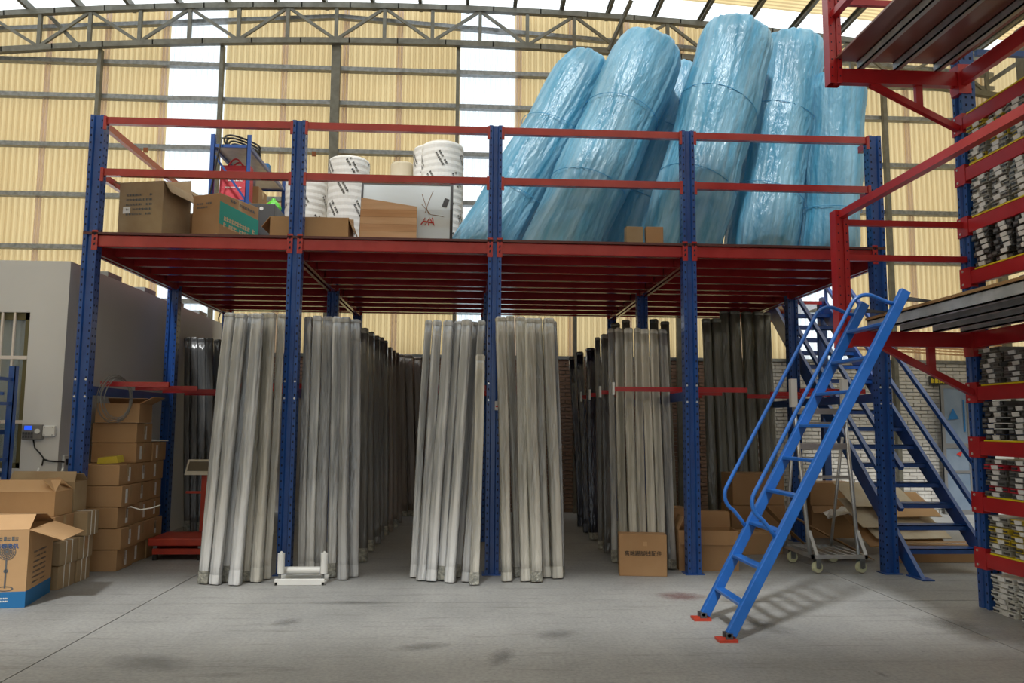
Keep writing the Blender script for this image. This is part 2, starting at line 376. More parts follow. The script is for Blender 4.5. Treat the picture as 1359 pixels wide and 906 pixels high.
for i, (y0, y1, m) in enumerate(((9.4, 10.9, 'white_sheet'), (7.9, 9.4, 'cream_sheet'), (6.4, 7.9, 'clear_sheet'), (4.9, 6.4, 'clear_sheet'), (3.4, 4.9, 'tan_sheet'), (1.9, 3.4, 'tan_sheet'), (1.1, 1.9, 'tan_sheet'), (.4, 1.1, 'clear_sheet'), (-1.1, .4, 'clear_sheet'), (-2.6, -1.1, 'tan_sheet'), (-4.1, -2.6, 'tan_sheet'), (-5.6, -4.1, 'tan_sheet'), (-7.1, -5.6, 'tan_sheet'), (YF, -7.1, 'tan_sheet'))):  # unseen roof strips: clear ones admit sun and sky, tan ones added to block
    roof_strip(y0, y1, m, fine=False)
x = -2.62-.833*9
while x < XR:
    if x > XL:
        z = arch(x, 8.91); b = MB(); b.box(x-.03, x+.03, YF, WY+.02, z-.01, z); b.box(x+.02, x+.03, YF, WY+.02, z-.11, z-.01); b.box(x-.03, x+.03, YF, WY+.02, z-.12, z-.11); b.build('purlin', 'truss_grey', rf)
    x += .833
# side walls
wr = MB().box(XR, XR+.24, YF, WY+.3, 0, 2.6).build('wall_right', 'white_paint'); tag(wr, 'right side wall, white plaster below and cream sheets above', 'wall', kind='structure')
wl = MB().box(XL-.24, XL, YF, WY+.3, 0, 2.6).build('wall_left', 'white_paint'); tag(wl, 'left side wall, white plaster below and cream sheets above', 'wall', kind='structure')
for side, wx, par in ((1, XR+.04, wr), (-1, XL-.04, wl)):
    y = WY+.3; i = 0
    while y > YF+.3:
        y2 = max(YF, y-1.02); n = 10; vs = []; fs = []; zt = arch(XR, 8.90)
        for k in range(n*4+1):
            yy = y+(y2-y)*k/(n*4); a = (0, 0, 1, 1)[k % 4]*.022*side
            vs += [(wx-a, yy, 2.6), (wx-a, yy, zt)]
            if k: fs.append((2*k-2, 2*k, 2*k+1, 2*k-1))
        MB()._add(vs, fs).build('corrugated_sheet', 'white_sheet' if i % 6 == 4 else 'cream_sheet', par); y = y2; i += 1
    for z in (3.5, 4.7, 5.9, 7.07, 7.75): MB().box(wx-side*.14-.01, wx-side*.14+.01, YF, WY-.1, z-.04, z+.04).build('wall_rail', 'galv', par)
    for y in (12.4, 8.6, 4.6, .6, -4): MB().box(wx-side*.26-.08, wx-side*.26+.08, y-.1, y+.1, 0, 8.2).build('wall_column', 'truss_grey', par)
wf = MB(); wf.box(XL, -3.5, YF-.2, YF, 0, 8.3); wf.box(2.5, XR, YF-.2, YF, 0, 8.3); wf.box(-3.5, 2.5, YF-.2, YF, 4.2, 8.9)  # out-of-view wall added to cut light from the front
tag(wf.build('wall_front_added', 'white_paint'), 'unseen front wall with open doorway, added to hold back daylight', 'wall', kind='structure')
# white room in the left corner
RX, RY, RZ = -4.0, 8.06, 3.05
rm = empty('wall_room', 'white plastered partition room in the left corner of the hall', 'wall', kind='structure')
wx0, wx1, wz0, wz1 = -5.65, -4.36, 1.0, 2.53
b = MB(); b.box(XL, wx0, RY, RY+.2, 0, RZ); b.box(wx1, RX, RY, RY+.2, 0, RZ); b.box(wx0, wx1, RY, RY+.2, 0, wz0); b.box(wx0, wx1, RY, RY+.2, wz1, RZ); b.build('front_wall', 'plaster', rm)
MB().box(RX-.2, RX, RY+.2, WY-.25, 0, RZ).build('side_wall', 'plaster', rm)
MB().box(XL, RX-.2, RY+.2, WY-.25, RZ-.15, RZ-.02).build('roof_slab', 'plaster', rm)
for y in (8.9, 9.9, 10.9, 11.9): MB().box(RX-.14, RX-.01, y, y+.35, RZ, RZ+.06).build('roof_beam_end', 'dark_steel', rm)
wn = empty('window_1', 'barred window with olive frame and drawn grey curtain in the white room', 'window', kind='structure')
b = MB()
for a in ((wx0, wx0+.05, wz0, wz1), (wx1-.06, wx1, wz0, wz1), (wx0, wx1, wz1-.07, wz1), (wx0, wx1, wz0, wz0+.05)): b.box(a[0], a[1], RY+.04, RY+.1, a[2], a[3])
b.build('window_frame', 'frame_olive', wn)
b = MB(); n = 60
vs = []; fs = []
for k in range(n+1):
    x = wx0+.03+(wx1-wx0-.06)*k/n; yy = RY+.16+.025*math.sin(k*1.35); vs += [(x, yy, wz0), (x, yy, wz1)]
    if k: fs.append((2*k-2, 2*k, 2*k+1, 2*k-1))
b._add(vs, fs).build('curtain', 'curtain', wn, smooth=True)
x = wx1-.15
while x > wx0: MB().box(x-.01, x+.01, RY+.005, RY+.025, wz0, wz1).build('grille_bar', 'grille', wn); x -= .118
for z in (1.45, 2.08): MB().box(wx0, wx1, RY-.006, RY+.006, z-.017, z+.017).build('grille_rail', 'grille', wn)
clear_sheet('window_glass', (.9, .94, .95), .8); MATS['window_glass'].node_tree.nodes['Principled BSDF'].inputs['Roughness'].default_value = .05
MB().box(wx0+.05, wx1-.06, RY+.085, RY+.09, wz0+.05, wz1-.07).build('window_pane', 'window_glass', wn)

# ================================================================== MEZZANINE
LX = [-3.775, -1.77, .235, 2.24, 4.245]; LY = [8.0, 10.25, 12.5]; DZ = 3.33; TZ = 4.53
mz = empty('steel_mezzanine', 'blue and red steel mezzanine platform with guard rails over the stored bundles', 'mezzanine', (0, 0, 0))
PW, PD = .135, .12
def post_mesh(h, me='post'):
    # omega upright: two front flanges with a recessed web between them, returns at the sides
    prof = [(-PW/2, -PD/2), (-PW/2+.036, -PD/2), (-PW/2+.046, -PD/2+.022), (PW/2-.046, -PD/2+.022), (PW/2-.036, -PD/2), (PW/2, -PD/2), (PW/2, PD/2), (PW/2-.03, PD/2), (PW/2-.03, PD/2-.012), (-PW/2+.03, PD/2-.012), (-PW/2+.03, PD/2), (-PW/2, PD/2)]
    n = len(prof); b = MB()
    b._add([(x, y, 0) for x, y in prof]+[(x, y, h) for x, y in prof], [(i, (i+1) % n, n+(i+1) % n, n+i) for i in range(n)]+[tuple(range(n-1, -1, -1)), tuple(range(n, 2*n))])
    return b.mesh(me, 'blue')
def holes_mesh(h, pitch=.076):
    b = MB(); z = .06; e = .0012
    while z < h-.03:
        for sx in (-1, 1):
            x = sx*(PW/2-.018); b.quad((x-.007, -PD/2-e, z-.010), (x+.007, -PD/2-e, z-.010), (x+.007, -PD/2-e, z+.010), (x-.007, -PD/2-e, z+.010))
            for y in (-.025, .03):
                xx = sx*(PW/2+e); q = [(xx, y-.009, z+.03-.011), (xx, y+.009, z+.03-.011), (xx, y+.009, z+.03+.011), (xx, y-.009, z+.03+.011)]
                b.quad(*(q if sx > 0 else q[::-1]))
        z += pitch
    return b.mesh('holes', 'hole')
PM = {TZ: (post_mesh(TZ), holes_mesh(TZ)), DZ: (post_mesh(DZ-.02), holes_mesh(DZ-.02))}
b = MB()
for sx in (-1, 1):
    for z in (1.70, 1.865): b.cyl((sx*(PW/2-.018), -PD/2-.006, z), (sx*(PW/2-.018), -PD/2+.002, z), .010, n=8)
bolt_me = b.mesh('bolts', 'bolt')
base_me = MB().box(-.095, .095, -.085, .085, 0, .010).mesh('base_plate', 'blue')
for j, y in enumerate(LY):
    for i, x in enumerate(LX):
        h = TZ if (j == 0 or i in (0, 4)) else DZ
        p = link('post', PM[h][0], mz, loc=(x, y, 0)); stuff(link('perforation', PM[h][1], p)); link('base_plate', base_me, p)
        if j == 0: stuff(link('bolts', bolt_me, p))
# connector plates with hook slots
b = MB(); b.box(-.028, .028, -.006, 0, -.18, .02); conn_me = b.mesh('connector_plate', 'red')
b = MB()
for z in (-.135, -.085, -.035): b.quad((-.010, -.0075, z), (.008, -.0075, z+.005), (.010, -.0075, z+.03), (-.004, -.0075, z+.028))
slot_me = b.mesh('hook_slots', 'hole')
for j, y in enumerate(LY):
    for i in range(4):
        a, c = LX[i]+PW/2, LX[i+1]-PW/2
        bm = MB().box(a, c, y-.045, y+.045, DZ-.145, DZ-.03).build('edge_beam', 'red', mz); bevel(bm, .008, 2)
        for xx, s in ((a-.018, 1), (c+.018, -1)):
            k = link('connector_plate', conn_me, bm, loc=(xx, y-PD/2-.001, DZ-.005)); 
            if j == 0: link('hook_slots', slot_me, bm, loc=(xx, y-PD/2-.001, DZ-.005))
# side beams, joists, deck boards
for i, x in enumerate(LX):
    for j in range(2):
        a, c = LY[j]+PD/2, LY[j+1]-PD/2; b = MB()
        b.box(x-.05, x-.035, a, c, DZ-.20, DZ-.06); b.box(x+.035, x+.05, a, c, DZ-.20, DZ-.06); b.box(x-.05, x+.05, a, c, DZ-.075, DZ-.06)
        b.box(x-.05, x-.015, a, c, DZ-.205, DZ-.195); b.box(x+.015, x+.05, a, c, DZ-.205, DZ-.195)
        b.build('side_beam', 'red', mz)
for i in range(4):
    y = 8.42
    while y < 12.4:
        if abs(y-10.25) > .1:
            b = MB(); a, c = LX[i]+.055, LX[i+1]-.055
            b.box(a, c, y-.025, y+.025, DZ-.15, DZ-.032); b.box(a, c, y-.03, y+.05, DZ-.16, DZ-.15)
            b.build('joist', 'red', mz)
        y += .47
    for k in range(11):
        y0 = 7.93+k*.42
        MB().box(LX[i]-(.07 if i == 0 else 0)+.004, LX[i+1]+(.07 if i == 3 else 0)-.004, y0+.003, y0+.417, DZ-.028, DZ-.004).build('deck_board', 'deck_top', mz)
# guard rails
for z in (4.48, 3.945):
    for i in range(4):
        r = MB().box(LX[i]+PW/2, LX[i+1]-PW/2, 7.955, 8.015, z-.036, z+.036).build('guard_rail', 'red', mz)
        MB().box(LX[i]+PW/2-.006, LX[i]+PW/2+.022, 7.938, 7.955, z-.10, z+.04).build('rail_bracket', 'red', r)
        MB().box(LX[i+1]-PW/2-.022, LX[i+1]-PW/2+.006, 7.938, 7.955, z-.10, z+.04).build('rail_bracket', 'red', r)
    for x in (LX[0], LX[4]):
        for j in range(2 if x < 0 else 1): MB().box(x-.025, x+.025, LY[j]+PD/2, LY[j+1]-PD/2 if x < 0 else 8.26, z-.036, z+.036).build('guard_rail', 'red', mz)
# mid-height divider beams and arms
for i, x in enumerate(LX):
    for j in range(2 if i else 1):
        b = MB(); b.box(x-.02, x+.02, LY[j]+PD/2, LY[j+1]-PD/2, 1.72, 1.81); b.box(x-.05, x+.05, LY[j]+PD/2, LY[j]+PD/2+.01, 1.68, 1.83); b.box(x-.05, x+.05, LY[j+1]-PD/2-.01, LY[j+1]-PD/2, 1.68, 1.83)
        b.build('divider_beam', 'blue', mz)
    for k, y in enumerate((8.33, 9.18, 9.98, 10.75)):
        if (i in (1, 2, 4)) and k == 3: continue
        a, c = x-(.72 if i else -.02), x+(.70 if i < 4 else -.02)
        if i in (1, 2): a, c = x-.60, x+.585
        ar = MB().box(a, c, y-.02, y+.02, 1.815, 1.865).build('divider_arm', 'red', mz)
        if i == 3: MB().box(a-.022, a, y-.025, y+.025, 1.78, 1.91).build('end_cap', 'white_plastic', ar)
p = pY(656, 537, 7.93); MB().box(.235+.015, .235+.062, 7.927, 7.938, 1.60, 1.69).build('paper_notice', 'paper', mz); MB().box(.235+.022, .235+.05, 7.925, 7.927, 1.63, 1.645).build('notice_print', 'ink_red', mz)
# stair with landing (belongs to the mezzanine run, its own thing)
st = empty('steel_staircase', 'blue open-tread steel staircase with handrails rising to the mezzanine', 'staircase', (4.4, 7.9, 0))
SY, SRUN, SZ, SRISE, NT = 7.952, .229, .246, .203, 15
def so(x, y, z): return (x-4.4, y-7.9, z)
xa, xb = 4.40, 5.20
y_end = SY+SRUN*NT; zl = DZ-.02
sl = SRISE/SRUN
for x in (xa, xb):
    y0 = SY-(SZ-.0)/sl
    b = MB(); w2 = .02
    p = [(y0-.02, 0.0), (y0+.20, 0.0), (y_end+.1, zl-.16), (y_end+.1, zl+.06), (y_end-.02, zl+.06)]
    n = len(p); vs = [so(x-w2, q[0], q[1]) for q in p]+[so(x+w2, q[0], q[1]) for q in p]
    b._add(vs, [tuple(range(n)), tuple(range(2*n-1, n-1, -1))]+[(i, n+i, n+(i+1) % n, (i+1) % n) for i in range(n)]).build('stringer', 'blue', st)
    MB().box(x-4.4-.06, x-4.4+.06, y0-.1-7.9, y0+.2-7.9, 0, .012).build('foot_plate', 'blue', st)
for k in range(NT):
    y = SY+SRUN*k; z = SZ+SRISE*k; b = MB()
    b.box(*[c for c in (xa+.02-4.4, xb-.02-4.4)], y-7.9, y+.22-7.9, z-.008, z); b.box(xa+.02-4.4, xb-.02-4.4, y-7.9, y+.012-7.9, z-.05, z); b.box(xa+.02-4.4, xb-.02-4.4, y+.208-7.9, y+.22-7.9, z-.04, z)
    b.build('tread', 'blue', st)
MB().box(xa-.06-4.4, xb+.05-4.4, y_end-7.9, 12.56-7.9, zl-.05, zl).build('landing', 'red', st)
MB().box(xa-.06-4.4, xb+.05-4.4, 12.5-7.9, 12.56-7.9, zl-.17, zl-.05).build('landing_beam', 'red', st)
for x, y in ((xb, y_end+.06), (xb, 12.48), (xa+.02, 12.48)): MB().box(x-.05-4.4, x+.05-4.4, y-.05-7.9, y+.05-7.9, 0, zl-.05).build('landing_post', 'blue', st)
for x in (xa, xb):
    for h in (.92, .50):
        y0 = SY+(.02 if h > .8 else .06)
        b = MB(); b.bar(so(x, y0, SZ+h-.12), so(x, y_end+.1, SZ+h-.12+sl*(y_end+.1-y0)), .045, .045); b.build('handrail', 'blue', st)
    for k in (8, 14.6):
        y = SY+SRUN*k; z = SZ+SRISE*k; MB().box(x-.02-4.4, x+.02-4.4, y-.02-7.9, y+.02-7.9, z-.05, z+.80).build('baluster', 'blue', st)
MB().box(xb-.02-4.4, xb+.02-4.4, y_end+.1-7.9, 12.5-7.9, zl+.88, zl+.93).build('landing_rail', 'blue', st)

# ================================================================== RIGHT RACK WITH WALKWAYS
rk = empty('pallet_rack', 'tall blue and red storage rack with two cantilever walkways on the right', 'rack', (4.27, 6.45, 0))
def rx(x0, x1, y0, y1, z0, z1): return (x0-4.27, x1-4.27, y0-6.45, y1-6.45, z0, z1)
RH = 5.6; rp, rh = post_mesh(RH, 'rack_post'), holes_mesh(RH, .07)
for y in (6.45, 4.0, 1.55):
    for x in (4.27, 5.75):
        p = link('upright', rp, rk, loc=(x-4.27-.012, y-6.45, 0), rot=(0, 0, -math.pi/2)); stuff(link('perforation', rh, p))
    for z in (.3, 1.4, 2.5, 3.6, 4.7): MB().box(*rx(4.39, 5.74, y-.02, y+.02, z, z+.05)).build('cross_brace', 'blue', rk)
LV = [.45, .90, 1.35, 1.80, 2.77, 3.21, 3.66, 4.11]
AXF = 4.19
def rbeam(z, ht, nm='shelf_beam', m='rack_red'):
    for y0, y1 in ((4.07, 6.38), (1.62, 3.93)):
        o = MB().box(*rx(AXF, AXF+.055, y0, y1, z-ht, z)).build(nm, m, rk); bevel(o, .006, 2)
        for ya in (y0, y1):
            pl = MB().box(*rx(AXF-.004, AXF+.06, ya-.07 if ya == y0 else ya, ya if ya == y0 else ya+.145, z-ht-.02, z+.035)).build('connector_plate', m, o)
            for zz in (z-ht+.01, z+.01): MB().cyl((AXF-.010-4.27, (ya+.10 if ya != y0 else ya-.035)-6.45, zz), (AXF-.002-4.27, (ya+.10 if ya != y0 else ya-.035)-6.45, zz), .011, n=8).build('bolt', 'bolt', pl)
        if nm == 'shelf_beam':
            MB().box(*rx(AXF-.003, AXF+.05, y0+.02, y1-.06, z, z+.012)).build('yellow_edge', 'yellow', o)
            MB().box(*rx(5.71, 5.76, y0, y1, z-ht, z)).build('rear_beam', m, o)
    if nm == 'shelf_beam':
        y = 1.8
        while y < 6.3: MB().box(*rx(AXF+.06, 5.70, y, y+.04, z-.03, z)).build('shelf_bar', 'galv', rk); y += .44
for z in LV: rbeam(z, .115)
for z in (2.25, 4.52): rbeam(z, .13, 'walkway_beam')
WX = 3.10
for lv, (z, ply) in enumerate(((2.25, 2.28), (4.52, 4.60))):
    # brackets
    for y in (6.43, 4.0, 1.55):
        bk = MB().box(*rx(WX, AXF, y-.035, y+.035, z-.125, z)).build('bracket_arm', 'rack_red', rk)
        MB().bar((WX+.32-4.27, y-6.45, z-.12), (AXF-.01-4.27, y-6.45, z-.50), .05, .05).build('bracket_strut', 'rack_red', bk)
        MB().box(*rx(WX+.71, WX+.77, y-.02, y+.02, z-.32, z-.12)).build('bracket_post', 'rack_red', bk)
        MB().box(*rx(AXF-.02, AXF+.09, y-.06, y+.06, z-.20, z+.06)).build('bracket_plate', 'rack_red', bk)
        # guard post with holes
        gp = MB(); za, zc_ = z-.14, z+1.02
        for q in ((-.06, -.053, -.05, .05), (.043, .05, -.05, .05), (-.053, .043, .043, .05), (-.06, -.018, -.057, -.05), (.008, .05, -.057, -.05), (-.018, .008, -.045, -.038)): gp.box(*rx(WX+q[0], WX+q[1], y+q[2], y+q[3], za, zc_))
        g = gp.build('guard_post', 'rack_red', rk); hb = MB(); zz = z-.08
        while zz < z+1.0:
            for dx in (-.04, .03): hb.quad((WX+dx-.005-4.27, y-.0585-6.45, zz-.006), (WX+dx+.005-4.27, y-.0585-6.45, zz-.006), (WX+dx+.005-4.27, y-.0585-6.45, zz+.006), (WX+dx-.005-4.27, y-.0585-6.45, zz+.006))
            zz += .075
        stuff(hb.build('perforation', 'hole', g))
    yy = (6.39, 4.04) if lv == 0 else (6.39, 4.04)
    for a, c in ((6.39, 4.04), (3.96, 1.59)):
        MB().box(*rx(WX-.03, WX+.03, c, a, z+.95, z+1.01)).build('guard_rail', 'rack_red', rk)
    if lv == 1: MB().box(*rx(WX-.03, WX+.03, 4.04, 6.39, z+.45, z+.51)).build('guard_rail', 'rack_red', rk)
    for zz in (z+.93, z+.63): MB().box(*rx(WX+.03, AXF+.02, 6.44, 6.48, zz-.025, zz+.025)).build('end_rail', 'rack_red', rk)
    # walkway deck: grey channels along the aisle, plywood on top
    jy0, jy1 = 1.6, 6.42
    for x in ((WX+.20, WX+.48, WX+.76, WX+1.0) if lv == 0 else (WX+.20, WX+.52, WX+.88)):
        b = MB(); b.box(*rx(x, x+.012, jy0, jy1, z+.0, ply-.005)) if lv else b.box(*rx(x, x+.012, jy0, jy1, z, z+.09))
        zb, zt = (z, ply-.005) if lv else (z, z+.09)
        b.box(*rx(x, x+.05, jy0, jy1, zb, zb+.01)); b.box(*rx(x, x+.05, jy0, jy1, zt-.01, zt)); b.build('walkway_joist', 'joist_steel', rk)
    for a, c in ((1.6, 2.8), (2.81, 4.01), (4.02, 5.22), (5.23, 6.42)):
        MB().box(*rx(WX+(.0 if lv else .185), AXF-.03, a, c, ply-.005 if lv else z+.09, ply+.013 if lv else z+.11)).build('plywood_panel', 'ply_red' if lv else 'ply_edge', rk)
# profile bundles on the shelves: each a wrapped stack end with a paper label
def bundle_meshes(kind, body, wdt, ht, seed):
    rr = random.Random(seed); b = MB(); L = 1.35
    # outer pack with stepped profile ends
    b.box(0, L, -wdt/2, wdt/2, .002, ht*.30); b.box(.006, L, -wdt/2+.012, wdt/2-.012, ht*.30, ht*.68); b.box(.0, L, -wdt/2+.004, wdt/2-.004, ht*.68, ht-.003)
    for k in range(2):
        y = -wdt/2+.02+k*(wdt-.085); b.box(-.005, .0, y, y+.045, ht*.15, ht*.80)
    cores = MB()
    for y in (-wdt*.43, wdt*.20): cores.box(-.008, -.001, y, y+wdt*.23, ht*.30, ht*.66)
    lab = MB(); lab.hexa([(-.013, -.040, .006), (-.004, -.040, .006), (-.004, .034, .004), (-.013, .034, .004), (-.015, -.035, ht-.006), (-.004, -.035, ht-.006), (-.004, .040, ht-.008), (-.015, .040, ht-.008)])
    return b.mesh('bundle_body', body), cores.mesh('profile_core', 'profile_black' if body != 'profile_black' else 'profile_dark'), lab.mesh('paper_label', 'paper_print')
SHELVES = [  # level z, body, rows, height, width, columns, name, colour words
    (.0, 'profile_white', 9, .043, .27, 2, 'white plastic-wrapped', 'on the floor'),
    (.462, 'yellow_mix', 8, .043, .25, 2, 'yellow-edged', 'on the lowest shelf'),
    (.912, 'profile_dark', 9, .043, .25, 2, 'dark red-edged', 'on the second shelf'),
    (1.362, 'profile_black', 7, .045, .26, 2, 'black film-wrapped', 'on the third shelf'),
    (1.812, 'profile_dark', 7, .042, .27, 2, 'dark grey wrapped', 'on the shelf below the walkway'),
    (2.362, 'red_mix', 5, .044, .22, 3, 'red-banded', 'at walkway level'),
    (2.782, 'profile_black', 8, .045, .22, 3, 'black', 'on the shelf above the walkway'),
    (3.222, 'profile_grey', 8, .046, .22, 3, 'pale grey', 'on the second shelf above the walkway'),
    (3.672, 'yellow_grey', 8, .046, .22, 3, 'yellow and grey', 'on the third shelf above the walkway')
    ]
BMC = {}
for si, (z0, body, rows, ht, wdt, cols, words, where) in enumerate(SHELVES):
    for c in range(cols):
        yc = 6.335-wdt/2-c*(wdt+.035)
        nrow = rows-(1 if c % 2 else 0)+(1 if (si == 5 and c) else 0)
        zmax = ([.34, .33, .33, .33, .31, .40, .32, .34, .34, .28][si])
        for r in range(min(nrow, int(zmax/ht))):
            bd = {'yellow_mix': 'yellow_film' if (r in (2, 4) or (c == 1 and r in (1, 3, 6))) else 'profile_grey', 'yellow_grey': 'yellow_film' if (r+c) % 3 == 0 else 'profile_grey', 'red_mix': 'profile_dark' if (r+c) % 3 else 'red_bag'}.get(body, body)
            if body == 'profile_dark' and si == 2 and r % 4 == 1: bd = 'red_bag'
            key = (bd, ht, wdt)
            if key not in BMC: BMC[key] = bundle_meshes(bd, bd, wdt, ht, len(BMC))
            me = BMC[key]
            lab = f'{ORD[r]} {words} bundle up, {("far", "middle" if cols == 3 else "near", "near")[c]} stack {where}'
            o = empty('profile_bundle', lab, 'bundle', (4.205+random.uniform(-.022, .012), yc+random.uniform(-.012, .012), z0+r*ht), random.uniform(-.012, .012), group='profile bundles '+where+' of the right rack')
            link('bundle_body', me[0], o); stuff(link('profile_core', me[1], o)); link('paper_label', me[2], o, loc=(0, random.uniform(-.05, .03), 0))
# things on the upper walkway
o = MB().box(-.22, .22, -.3, .3, 0, .03).build('grey_board', 'profile_grey', loc=(3.45, 5.55, 4.62)); tag(o, 'pale grey board lying on the upper walkway', 'board')
t = empty('dark_case', 'small black case with grey lid lying on the upper walkway board', 'case', (3.42, 5.62, 4.652), .5); bevel(MB().box(-.1, .1, -.06, .06, 0, .06).build('case_body', 'black_plastic', t), .01); MB().box(-.09, .09, -.05, .05, .06, .075).build('case_lid', 'grey_plastic', t)
# ================================================================== LADDER
ld = empty('leaning_ladder', 'bright blue steel ladder with looped handrails leaning on the lower walkway', 'ladder', (1.78, 5.83, 0))
lt = Vector((3.135-1.78, 0, 2.44)); ldir = lt.normalized(); lup = Vector((-ldir.z, 0, ldir.x))
for s, y in (('near', -.30), ('far', .30)):
    r = MB().bar(Vector((.02, y, .05)), Vector((lt.x, y, lt.z)), .05, .085, up=(0, 1, 0)); 
    b = MB(); a = Vector((.02, y, .04)); c = Vector((lt.x, y, lt.z)); sd = Vector((0, .025, 0)); up = lup*.036; p = []
    for e in (a, c): p += [e-sd-up, e+sd-up, e+sd+up, e-sd+up]
    b._add(p, [(0,1,2,3),(7,6,5,4),(0,4,5,1),(1,5,6,2),(2,6,7,3),(3,7,4,0)])
    bevel(b.build('side_rail', 'ladder_blue', ld), .006, 2)
    # handrail loop
    off = .30; L = lt.length; pts = []
    lo, hi = .30*L, .945*L
    def at(t, d): return Vector((.0, y, 0))+ldir*t+lup*d
    R_ = .13; pts = [at(lo-.07, .02), at(lo-.035, (off-R_)*.5)]+[at(lo+R_-R_*math.cos(a*math.pi/16), off-R_+R_*math.sin(a*math.pi/16)) for a in range(9)]
    pts += [at(lo+(hi-lo)*.35, off), at(lo+(hi-lo)*.65, off)]+[at(hi-R_+R_*math.sin(a*math.pi/16), off-R_+R_*math.cos(a*math.pi/16)) for a in range(9)]+[at(hi+.012, (off-R_)*.5), at(hi+.03, .02)]
    MB().pipe(pts, .0145, 10).build('handrail', 'ladder_blue', ld, smooth=True)
    ft = MB(); ft.box(-.075, .055, y-.055, y+.055, 0, .018); ft.build('foot_pad', 'scale_red', ld)
    ft = MB(); ft.cyl((.0, y-.04, .045), (.0, y+.04, .045), .014, n=10); ft.box(-.025, .025, y-.04, y-.03, .018, .055); ft.box(-.025, .025, y+.03, y+.04, .018, .055); ft.build('foot_hinge', 'dark_grey', ld)
for y in (-.30, .30): MB().hexa([(1.33, y-.015, 2.365), (1.54, y-.015, 2.362), (1.54, y+.015, 2.362), (1.33, y+.015, 2.365), (1.33, y-.015, 2.40), (1.54, y-.015, 2.372), (1.54, y+.015, 2.372), (1.33, y+.015, 2.40)]).build('top_hook', 'dark_grey', ld)
for k in range(9):
    c = Vector((0, 0, 0))+ldir*(.27+k*.282); b = MB(); b.box(c.x-.038, c.x+.038, -.275, .275, c.z-.018, c.z+.006); bevel(b.build('rung', 'ladder_blue', ld), .004)
# ================================================================== TROLLEY BEHIND THE LADDER
tl = empty('platform_trolley', 'silver tube-framed trolley with slatted base and pale casters behind the ladder', 'trolley', (3.70, 8.0, 0))
wh = MB(); wh.cyl((0, -.019, .062), (0, .019, .062), .055, n=18); wh_me = wh.mesh('caster_wheel', 'caster')
fk = MB(); fk.box(-.03, .03, -.03, -.025, .05, .15); fk.box(-.03, .03, .025, .03, .05, .15); fk.box(-.04, .04, -.04, .04, .14, .15); fk.cyl((0, -.035, .062), (0, .035, .062), .018, n=8); fk_me = fk.mesh('caster_fork', 'galv')
for x, y in ((-.20, .0), (.25, 0), (-.20, .62), (.25, .62)):
    c = link('caster_fork', fk_me, tl, loc=(x, y, 0), rot=(0, 0, .3 if y < .1 else .2)); link('caster_wheel', wh_me, c)
b = MB(); b.box(-.27, .30, -.05, -.02, .15, .185); b.box(-.27, .30, .66, .69, .15, .185); b.box(-.27, -.24, -.05, .69, .15, .185); b.box(.27, .30, -.05, .69, .15, .185); b.build('base_frame', 'silver', tl)
for k in range(5): x = -.17+k*.095; MB().box(x-.012, x+.012, -.03, .67, .16, .18).build('base_slat', 'silver', tl)
for x in (-.25, .25):
    MB().cyl((x-.02, .0, .18), (x-.07 if x > 0 else x-.10, .10, 1.72), .021, n=10).build('front_tube', 'silver', tl, smooth=True)
    MB().cyl((x-.02, .62, .18), (x-.07 if x > 0 else x-.09, .16, 1.35), .016, n=10).build('back_tube', 'silver', tl, smooth=True)
    MB().bar((x+.04, -.035, .185), (x-.02, 0, .42), .02, .03).build('corner_brace', 'silver', tl)
    xx = (x-.07 if x > 0 else x-.11); MB().box(xx-.032, xx+.032, .05, .11, 1.66, 1.95).build('handle_grip', 'white_plastic', tl)
for z, y in ((1.62, .085), (1.48, .08), (1.26, .07), (.95, .05)): MB().box(-.34, .20, y-.015, y+.015, z-.03 if z > 1.2 else z-.015, z+.03 if z > 1.2 else z+.015).build('cross_bar', 'silver', tl)
